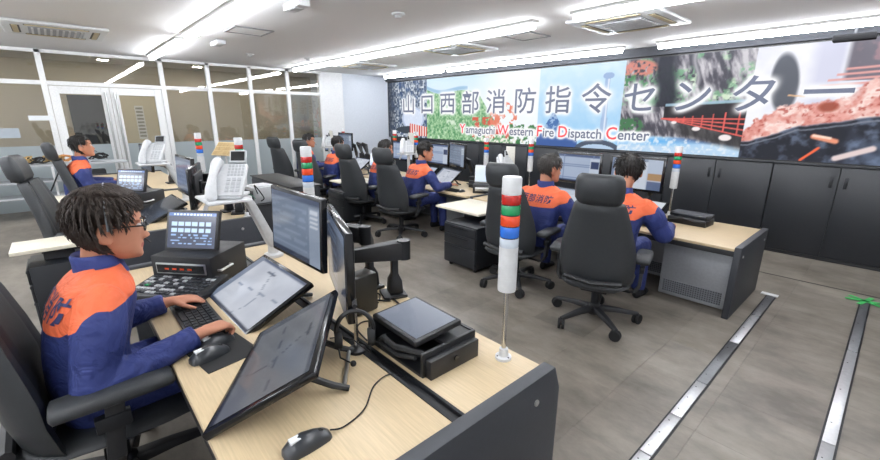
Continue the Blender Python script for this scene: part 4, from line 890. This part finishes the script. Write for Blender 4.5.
# ================================================================== people
def uniform_mat():
    m = bpy.data.materials.new('uniform_and_skin'); m.use_nodes = True; t = m.node_tree; b = t.nodes['Principled BSDF']
    def attr(n): return nd(t, 'ShaderNodeAttribute', attribute_name=n).outputs['Fac']
    def gt(s):
        g = nd(t, 'ShaderNodeMath', operation='GREATER_THAN'); g.inputs[1].default_value = 0; t.links.new(s, g.inputs[0]); return g.outputs[0]
    def mix(f, a, b_):
        x = nd(t, 'ShaderNodeMix', data_type='RGBA'); t.links.new(f, x.inputs[0])
        for i, q in ((6, a), (7, b_)):
            if isinstance(q, str): x.inputs[i].default_value = lin(q)+[1]
            else: t.links.new(q, x.inputs[i])
        return x.outputs[2]
    tc = nd(t, 'ShaderNodeTexCoord'); nz = nd(t, 'ShaderNodeTexNoise'); nz.inputs['Scale'].default_value = 9; nz.inputs['Detail'].default_value = 3; nz.inputs['Distortion'].default_value = 1.2; t.links.new(tc.outputs['Object'], nz.inputs['Vector'])
    wv = nd(t, 'ShaderNodeTexNoise'); wv.inputs['Scale'].default_value = 300; t.links.new(tc.outputs['Object'], wv.inputs['Vector'])
    navy = mix(nz.outputs[0], '#283264', '#303c76'); orange = mix(nz.outputs[0], '#ea6a42', '#f07a52'); skin = mix(nz.outputs[0], '#b87d63', '#c68d72')
    col = mix(gt(attr('yoke')), navy, orange); col = mix(gt(attr('shoe')), col, '#17181b'); col = mix(gt(attr('skin')), col, skin); col = mix(gt(attr('lip')), col, '#a85f55')
    t.links.new(col, b.inputs['Base Color']); b.inputs['Roughness'].default_value = .62; b.inputs['Specular IOR Level'].default_value = .3
    sk = gt(attr('skin')); inv = nd(t, 'ShaderNodeMath', operation='MULTIPLY_ADD'); t.links.new(sk, inv.inputs[0]); inv.inputs[1].default_value = -.6; inv.inputs[2].default_value = .65
    bp = nd(t, 'ShaderNodeBump'); bp.inputs['Distance'].default_value = .04; t.links.new(inv.outputs[0], bp.inputs['Strength']); t.links.new(nz.outputs[0], bp.inputs['Height']); t.links.new(bp.outputs[0], b.inputs['Normal'])
    return m
UNI = uniform_mat(); COLLAR = mat('navy_cloth', '#2f3d7d', .7, bump=.15, bscale=60)
HEADR = [(-.120, .070, .018, .022), (-.114, .083, .008, .034), (-.100, .090, -.008, .046), (-.080, .090, -.03, .056), (-.055, .089, -.055, .063), (-.03, .089, -.074, .068), (0., .087, -.088, .072), (.03, .091, -.096, .075), (.055, .087, -.097, .075), (.078, .074, -.09, .069), (.098, .052, -.074, .055), (.112, .026, -.05, .034), (.118, .0, -.03, .014)]
_hz = np.array([r[0] for r in HEADR])
def headpt(z, a, off=0):
    yf = np.interp(z, _hz, [r[1] for r in HEADR]); yb = np.interp(z, _hz, [r[2] for r in HEADR]); hw = np.interp(z, _hz, [r[3] for r in HEADR])
    yc = (yf+yb)/2; ry = (yf-yb)/2; c, s = math.cos(a), math.sin(a); e = .9
    return Vector(((hw+off)*math.copysign(abs(s)**e, s), yc+(ry+off)*math.copysign(abs(c)**e, c), z))
def capsule(mb, pts, rad, n=12, sq=1.0):
    """limb: smooth tube with rounded ends"""
    P = [Vector(p) for p in pts]; out = []; R = []
    for i in range(len(P)-1):
        p0, p1, p2, p3 = P[max(i-1, 0)], P[i], P[i+1], P[min(i+2, len(P)-1)]
        for k in range(5):
            t = k/5; out.append(.5*((2*p1)+(p2-p0)*t+(2*p0-5*p1+4*p2-p3)*t*t+(3*p1-p0-3*p2+p3)*t**3)); R.append(rad[i]*(1-t)+rad[i+1]*t)
    out.append(P[-1]); R.append(rad[-1])
    d0 = (out[0]-out[1]).normalized(); d1 = (out[-1]-out[-2]).normalized()
    pre = [(out[0]+d0*R[0]*c, R[0]*s) for c, s in ((.95, .3), (.7, .7), (.35, .93))]; post = [(out[-1]+d1*R[-1]*c, R[-1]*s) for c, s in ((.35, .93), (.7, .7), (.95, .3))]
    mb.tube([p for p, _ in pre]+out+[p for p, _ in post], [r for _, r in pre]+R+[r for _, r in post], n)
def hand(mb, w, d, n, right, curl=.35, hs=1.15, spread=1.0):
    w = Vector(w); d = Vector(d).normalized(); n = Vector(n); n = (n-d*n.dot(d)).normalized(); s = d.cross(n); th = -s if right else s
    rings = []
    for q, hw, t_ in ((-.03, .024, .02), (0, .026, .021), (.03, .035, .019), (.065, .043, .016), (.088, .042, .013), (.096, .036, .008)):
        rings.append([w+d*q*hs+(s*math.cos(a)*hw+n*math.sin(a)*t_)*hs for a in [2*math.pi*k/14 for k in range(14)]])
    mb.rings(rings)
    for k, (off, L, r) in enumerate(((.032, .072, .0092), (.011, .08, .0094), (-.011, .075, .009), (-.031, .058, .0082))):
        p = w+d*.08*hs+th*off*hs; dirv = (d+th*off*2.2*spread).normalized(); ang = 0; pts = [p]
        for j, f in enumerate((.45, .31, .24)):
            ang += curl*(1.0 if j else .7)+.05*k*(j > 0); pts.append(pts[-1]+(dirv*math.cos(ang)-n*math.sin(ang))*L*f*hs)
        capsule(mb, pts, [r*hs, r*hs*.97, r*hs*.9, r*hs*.78], 8)
    p = w+d*.022*hs+th*.024*hs; dv = (d*.62+th*.72-n*.25).normalized(); dv2 = (d*.85+th*.4-n*.3).normalized()
    capsule(mb, [p, p+dv*.038*hs, p+dv*.038*hs+dv2*.033*hs, p+dv*.038*hs+dv2*.06*hs], [.0145*hs, .0115*hs, .0105*hs, .009*hs], 8)
def person(label, loc, rz=0, lean=.05, head=(0, 0, 0), headoff=(0, 0, 0), hands=None, elbows=None, voxel=.013, scale=1.0, hk=1.2, hair=(.012, 900), haircol=None, text=True, glasses=False, headset=True, feet=.50, seed=1, curl=(.3, .3), handdir=None, wide=1.0):
    rnd = random.Random(seed); root = thing('person', label, 'person', loc, rz, None, scale); root.scale.x = scale*wide
    cloth, skin = MB(), MB()
    def ly(z): return lean*max(0, (z-.6)/.55)**1.15
    tors = [(.47, .0, .15, .11), (.50, .0, .19, .145), (.60, -.01, .205, .155), (.70, -.03, .21, .15), (.80, -.035, .212, .15), (.90, -.025, .225, .155), (1.0, -.01, .243, .155), (1.06, .0, .24, .138), (1.10, .005, .212, .115), (1.135, .012, .155, .09), (1.165, .02, .09, .07), (1.18, .02, .06, .055)]
    rings = []
    for z, y, hx, hy in tors:
        ring = []
        for k in range(28):
            a = 2*math.pi*k/28; c, s_ = math.cos(a), math.sin(a); ring.append(Vector((hx*math.copysign(abs(c)**.8, c), y+ly(z)+hy*math.copysign(abs(s_)**.8, s_), z)))
        rings.append(ring)
    cloth.rings(rings)
    hands = hands or ((.2, .46, DZ+.05), (-.2, .46, DZ+.05)); elbows = elbows or ((.31, .12, .80), (-.31, .12, .80))
    for k, sx in enumerate((1, -1)):
        sh = Vector((sx*.212, ly(1.06)+.005, 1.05)); e = Vector(elbows[k]); w = Vector(hands[k]); d = (w-e).normalized(); hd = Vector(handdir[k]).normalized() if handdir else Vector((-sx*.12+d.x*.4, 1, -.05)).normalized()
        ud = (e-sh).normalized()
        capsule(cloth, [sh, sh+ud*.10+Vector((sx*.018, 0, 0)), e-ud*.1+Vector((sx*.006, 0, 0)), e], [.084, .094, .082, .074], 14)
        cuff = w-d*.03
        rr = MB(); L = (cuff-e).length
        pts = [e-d*.02, e+d*.05, e+d*L*.5, e+d*L*.86, e+d*L*.88, cuff]; cloth.tube([e-d*.06]+pts, [.045, .072, .076, .066, .052, .055, .051], 16)
        capsule(skin, [w-d*.08, w-d*.01], [.029, .027], 12)
        hand(skin, w, hd, (0, -.1, 1), k == 0, curl[k])
        hip = Vector((sx*.10, .0, .575)); kn = Vector((sx*.135, .46, .60)); an = Vector((sx*.14, feet-.02, .12))
        capsule(cloth, [hip, hip.lerp(kn, .5)+Vector((0, 0, .005)), kn], [.105, .098, .078], 14); capsule(cloth, [kn, kn.lerp(an, .5), an+Vector((0, 0, .0))], [.078, .07, .062], 14)
        rg = [[Vector((sx*.15+hx*math.cos(a), feet+y, max(.0, zc+hz*math.sin(a)))) for a in [2*math.pi*q/12 for q in range(12)]] for y, hx, zc, hz in ((-.09, .02, .05, .03), (-.08, .038, .055, .05), (0, .045, .055, .055), (.1, .05, .04, .04), (.17, .042, .03, .03), (.2, .02, .025, .015))]
        cloth.rings(rg)
    # head
    hc = Vector((0, ly(1.15)+.075, 1.345))+Vector(headoff)
    HM = Matrix.Translation(hc) @ Euler((-head[1], head[2], head[0]), 'XYZ').to_matrix().to_4x4() @ Matrix.Scale(hk, 4)
    hm = MB(); hm.rings([[headpt(z, 2*math.pi*k/28) for k in range(28)] for z, *_ in HEADR])
    nose = [[Vector((x, y, z)) for x, y, z in ((-w, .07, zz_), (-w*.6, yy-.012, zz_), (0, yy, zz_), (w*.6, yy-.012, zz_), (w, .07, zz_))] for zz_, yy, w in ((.012, .088, .006), (-.002, .094, .010), (-.02, .104, .013), (-.036, .116, .018), (-.044, .114, .021), (-.052, .098, .018))]
    hm.rings(nose)
    for sx in (-1, 1):
        hm.ball((sx*.079, -.012, -.012), (.012, .026, .04), 12, 8, Matrix.Rotation(sx*.35, 3, 'Z') @ Matrix.Rotation(-.2, 3, 'X')); hm.ball((sx*.078, -.004, -.042), (.008, .012, .014), 10, 6)
        hm.ball((sx*.03, .078, .026), (.026, .014, .009), 10, 6)
    hm.ball((0, .082, -.066), (.026, .014, .0075), 10, 6); hm.ball((0, .080, -.078), (.023, .014, .008), 10, 6); hm.ball((0, .075, -.105), (.026, .018, .016), 10, 6)
    skin.add([HM @ Vector(p) for p in hm.v], hm.f)
    nb = Vector((0, ly(1.12)+.005, 1.10)); capsule(skin, [nb, nb.lerp(HM @ Vector((0, -.03, -.05)), .55), HM @ Vector((0, -.028, -.03))], [.068, .062, .064], 16)
    # one continuous skin
    both = MB().add(cloth.v, cloth.f).add(skin.v, skin.f)
    me0 = both.mesh('body'); o = bpy.data.objects.new('body_src', me0); COL.objects.link(o)
    r_ = o.modifiers.new('r', 'REMESH'); r_.mode = 'VOXEL'; r_.voxel_size = voxel; r_.use_smooth_shade = True
    s_ = o.modifiers.new('s', 'SMOOTH'); s_.factor = .5; s_.iterations = 2
    dg = bpy.context.evaluated_depsgraph_get(); me = bpy.data.meshes.new_from_object(o.evaluated_get(dg)); bpy.data.objects.remove(o)
    tc_ = BVHTree.FromPolygons([Vector(p) for p in cloth.v], cloth.f); ts_ = BVHTree.FromPolygons([Vector(p) for p in skin.v], skin.f)
    n = len(me.vertices); A = {k: np.zeros(n, np.float32) for k in ('skin', 'yoke', 'shoe', 'lip')}; inv = HM.inverted()
    for i, v in enumerate(me.vertices):
        p = v.co; q1 = tc_.find_nearest(p); q2 = ts_.find_nearest(p); A['skin'][i] = q1[3]-q2[3]-.001
        zy = .968+.45*max(-.06, min(.16, p.y-ly(p.z)+.06))+.25*max(0, abs(p.x)-.2)
        A['yoke'][i] = min(p.z-zy-.03*abs(p.x), .31-abs(p.x), 1.16-p.z+(.02 if p.y < ly(1.1) else 0))
        A['shoe'][i] = .105-p.z
        h = inv @ p; A['lip'][i] = min(.024-abs(h.x), .0085-abs(h.z+.072), h.y-.07) if p.z > 1.1 else -1
    for k, a in A.items(): me.attributes.new(k, 'FLOAT', 'POINT').data.foreach_set('value', a)
    me.materials.clear(); me.materials.append(UNI); me.polygons.foreach_set('use_smooth', [True]*len(me.polygons)); body = put('body', me, root)
    bvh = BVHTree.FromPolygons([v.co.copy() for v in me.vertices], [tuple(p.vertices) for p in me.polygons])
    # collar
    cr = []
    for z, e in ((1.135, .028), (1.17, .022), (1.205, .02), (1.215, .012), (1.20, .004), (1.15, .0)):
        cr.append([Vector(((.068+e)*math.cos(a), ly(1.15)+.022+(.068+e)*math.sin(a)-.01*(z-1.135)/.08, z-.028*(math.sin(a) > .6)*(math.sin(a)-.6)/.4)) for a in [2*math.pi*k/24 for k in range(24)]])
    MB().rings(cr, caps=False).build('collar', COLLAR, root, smooth=True, angle=80)
    # hair
    th, nlock = hair; hb = MB(); zs = list(np.linspace(-.102, .112, 18)); na = 36
    def line(a):
        c = math.cos(a); s1 = abs(math.sin(a))
        f = .062 if c > .55 else (.004 if (c > -.15) else -.10)
        if .35 < c <= .55: f = .062+(-.03-.062)*(.55-c)/.2
        if -.5 < c <= -.15: f = .004+(-.10-.004)*(-.15-c)/.35
        return f
    grid = {}
    for i, z in enumerate(zs):
        for j in range(na):
            a = 2*math.pi*j/na; l = line(a); zz_ = max(z, l); k = min(1, (zz_-l)/.035); off = -.003+(th+.003)*k+th*.12*(rnd.random()-.5)*k
            grid[i, j] = headpt(min(zz_, .1175), a, off)+Vector((0, 0, th*.8*max(0, (zz_-.06)/.055)))
    vs = [HM @ grid[i, j] for i in range(len(zs)) for j in range(na)]; fs = [(i*na+j, i*na+(j+1) % na, (i+1)*na+(j+1) % na, (i+1)*na+j) for i in range(len(zs)-1) for j in range(na)]
    vs.append(HM @ Vector((0, -.02, .124+th))); fs += [((len(zs)-1)*na+j, (len(zs)-1)*na+(j+1) % na, len(vs)-1) for j in range(na)]; hb.add(vs, fs)
    crown = Vector((0, -.045, .12)); lr = .0024 if nlock > 1000 else .0030
    for k in range(nlock):
        i = min(len(zs)-1, rnd.randrange(3, len(zs)+4)); j = rnd.randrange(na); a = 2*math.pi*j/na
        if zs[i] < line(a)+.01: continue
        p = grid[i, j]; p = p.lerp(Vector((0, -.02, .122+th)), rnd.random()*.95) if i == len(zs)-1 else p; nrm = (p-Vector((0, -.005, .0))).normalized(); tan = (p-crown); tan = (tan-nrm*tan.dot(nrm)); tan = tan.normalized() if tan.length > 1e-4 else Vector((0, 1, 0))
        tan = (tan+Vector((rnd.uniform(-.5, .5), rnd.uniform(-.5, .5), 0))*.35).normalized(); L = rnd.uniform(.024, .045)*(1.0 if p.y < .05 else .7)
        pts = [p-nrm*.004, p+tan*L*.4+nrm*.0035, p+tan*L*.8+nrm*.002, p+tan*L-nrm*.003]; hb.tube([HM @ q for q in pts], [lr*hk, lr*hk, lr*.65*hk, .0005], 4)
    hb.build('hair', haircol or HAIR, root, smooth=True, angle=80)
    # brows and eyes
    for sx in (-1, 1):
        MB().add([HM @ Vector(p) for p in MB().ball((sx*.031, .0805, .006), (.013, .011, .007), 10, 6).v], MB().ball((0, 0, 0), 1, 10, 6).f).build('eye', mat('eye_white', '#e8e2dc', .2), root, smooth=True)
        MB().add([HM @ Vector(p) for p in MB().ball((sx*.031, .0885, .006), (.006, .0045, .006), 8, 6).v], MB().ball((0, 0, 0), 1, 8, 6).f).build('iris', mat('iris_dark', '#1c120d', .2), root, smooth=True)
        MB().tube([HM @ Vector(q) for q in ((sx*.015, .0925, .026), (sx*.032, .090, .031), (sx*.048, .079, .026))], .004*hk, 6).build('eyebrow', HAIR, root, smooth=True)
    if headset:
        arc = [HM @ Vector(((.086+th)*math.sin(a), .0-.01*math.cos(a), -.01+(.125+th*1.5)*math.cos(a))) for a in np.linspace(-1.5, 1.5, 22)]
        hsn = MB().tube(arc, .0042*hk, 6).build('headset_band', mat('band_silver', '#6f7276', .3, .6), root, smooth=True)
        MB().add([HM @ Vector(p) for p in MB().ball((-.092, .0, -.008), (.014, .03, .032)).v], MB().ball((0, 0, 0), 1).f).build('ear_pad', RUBBER, hsn, smooth=True)
        MB().tube([HM @ Vector(q) for q in ((-.094, .02, -.01), (-.09, .06, -.04), (-.062, .10, -.07), (-.035, .115, -.078))], .003*hk, 6).build('microphone_boom', BLACK, hsn, smooth=True)
    if glasses:
        gl = MB()
        for sx in (-1, 1):
            rim = [HM @ Vector((sx*.033+.025*math.cos(a), .103-.006*abs(math.cos(a)*.5+sx*.5), .004+.019*math.sin(a))) for a in np.linspace(0, 2*math.pi, 17)]; gl.tube(rim, .0022*hk, 5)
            gl.tube([HM @ Vector(q) for q in ((sx*.058, .098, .008), (sx*.074, .08, .01), (sx*.084, .02, .008), (sx*.086, -.012, .004), (sx*.084, -.03, -.014))], .0026*hk, 6)
        gl.tube([HM @ Vector(q) for q in ((-.009, .104, .006), (0, .106, .008), (.009, .104, .006))], .002*hk, 5)
        go = gl.build('glasses', mat('glasses_frame', '#2c2f33', .25, .5), root, smooth=True)
    if text:
        tm = text_mesh('back_lettering', '西部消防', .105 if isinstance(text, str) else .088, INKM, .001, 1.12)
        bm = bmesh.new(); bm.from_mesh(tm); bmesh.ops.triangulate(bm, faces=bm.faces); bmesh.ops.subdivide_edges(bm, edges=[e for e in bm.edges if e.calc_length() > .03], cuts=1); bm.to_mesh(tm); bm.free()
        for v in tm.vertices:
            x, z = v.co.x, v.co.y+1.0
            hit = bvh.ray_cast(Vector((x, -.6, z)), Vector((0, 1, 0))); y = hit[0].y if hit[0] else -.12
            v.co = (x, y-.005, z)
        put('back_lettering', tm, root)
    return root
person('near operator in orange and navy uniform with glasses, typing at the foreground console', (-2.25, -.045, PLAT), 0, .07, (-.12, .1, 0), (.03, .005, -.02), ((.27, .385, .83), (-.25, .35, .812)), ((.315, -.02, .735), (-.30, .06, .76)), .0065, 1.0, 1.22, (.021, 7000), mat('hair_brown', '#2b2019', .62, vary=.35, scale=60, bump=.3, bscale=90), '西部消防', True, True, seed=3, curl=(.72, .34), handdir=((-.25, 1, -.02), (.1, 1, -.08)))
person('operator with head raised beside the glass doors, behind the near operator', (-8.0, .12, PLAT), 0, .06, (-.1, -.1, 0), seed=5, hk=1.25)
person('nearest operator facing the video wall, seen from behind over his chair', (-1.89, 4.14, 0), .05, .12, (.3, .05, 0), (.02, 0, .02), ((.30, .60, .80), (-.2, .50, .80)), ((.36, .2, .79), (-.33, .2, .82)), scale=1.08, hk=1.2, seed=8, headset=False, voxel=.011, wide=1.14)
person('grey haired operator looking right, second from the console end', (-2.80, 4.16, 0), .05, .08, (-.55, .1, 0), (.01, 0, 0), scale=1.05, haircol=mat('hair_greying', '#3a3734', .5, vary=.4, scale=80, bump=.3, bscale=90), seed=9, headset=False, hk=1.25, voxel=.011, wide=1.06)
person('operator with his right arm resting on the console, right one of the middle pair', (-5.58, 4.46, 0), -.15, .12, (-.5, .1, 0), (.01, .02, 0), ((.22, .58, .80), (-.2, .5, .80)), ((.36, .22, .80), (-.33, .2, .82)), scale=1.06, seed=11, hk=1.25)
person('operator half hidden behind his chair, left one of the middle pair', (-6.62, 4.42, 0), -.1, .1, (-.5, .1, 0), scale=1.05, seed=12, hk=1.25)
person('operator seen from behind in the far pair, nearer one with broad orange shoulders', (-8.5, 4.45, 0), 0, .1, (-.2, .1, 0), scale=1.05, seed=13, hk=1.25)
person('farthest operator, in profile with a headset before the glass', (-9.85, 4.42, 0), -.1, .08, (-.6, .0, 0), scale=1.06, seed=14, hk=1.25)
# ------------------------------------------------------------------ layout units to metres
for o in list(SC.objects):
    if o.parent is None and o.type != 'CAMERA':
        o.location = o.location*S; o.scale = o.scale*S
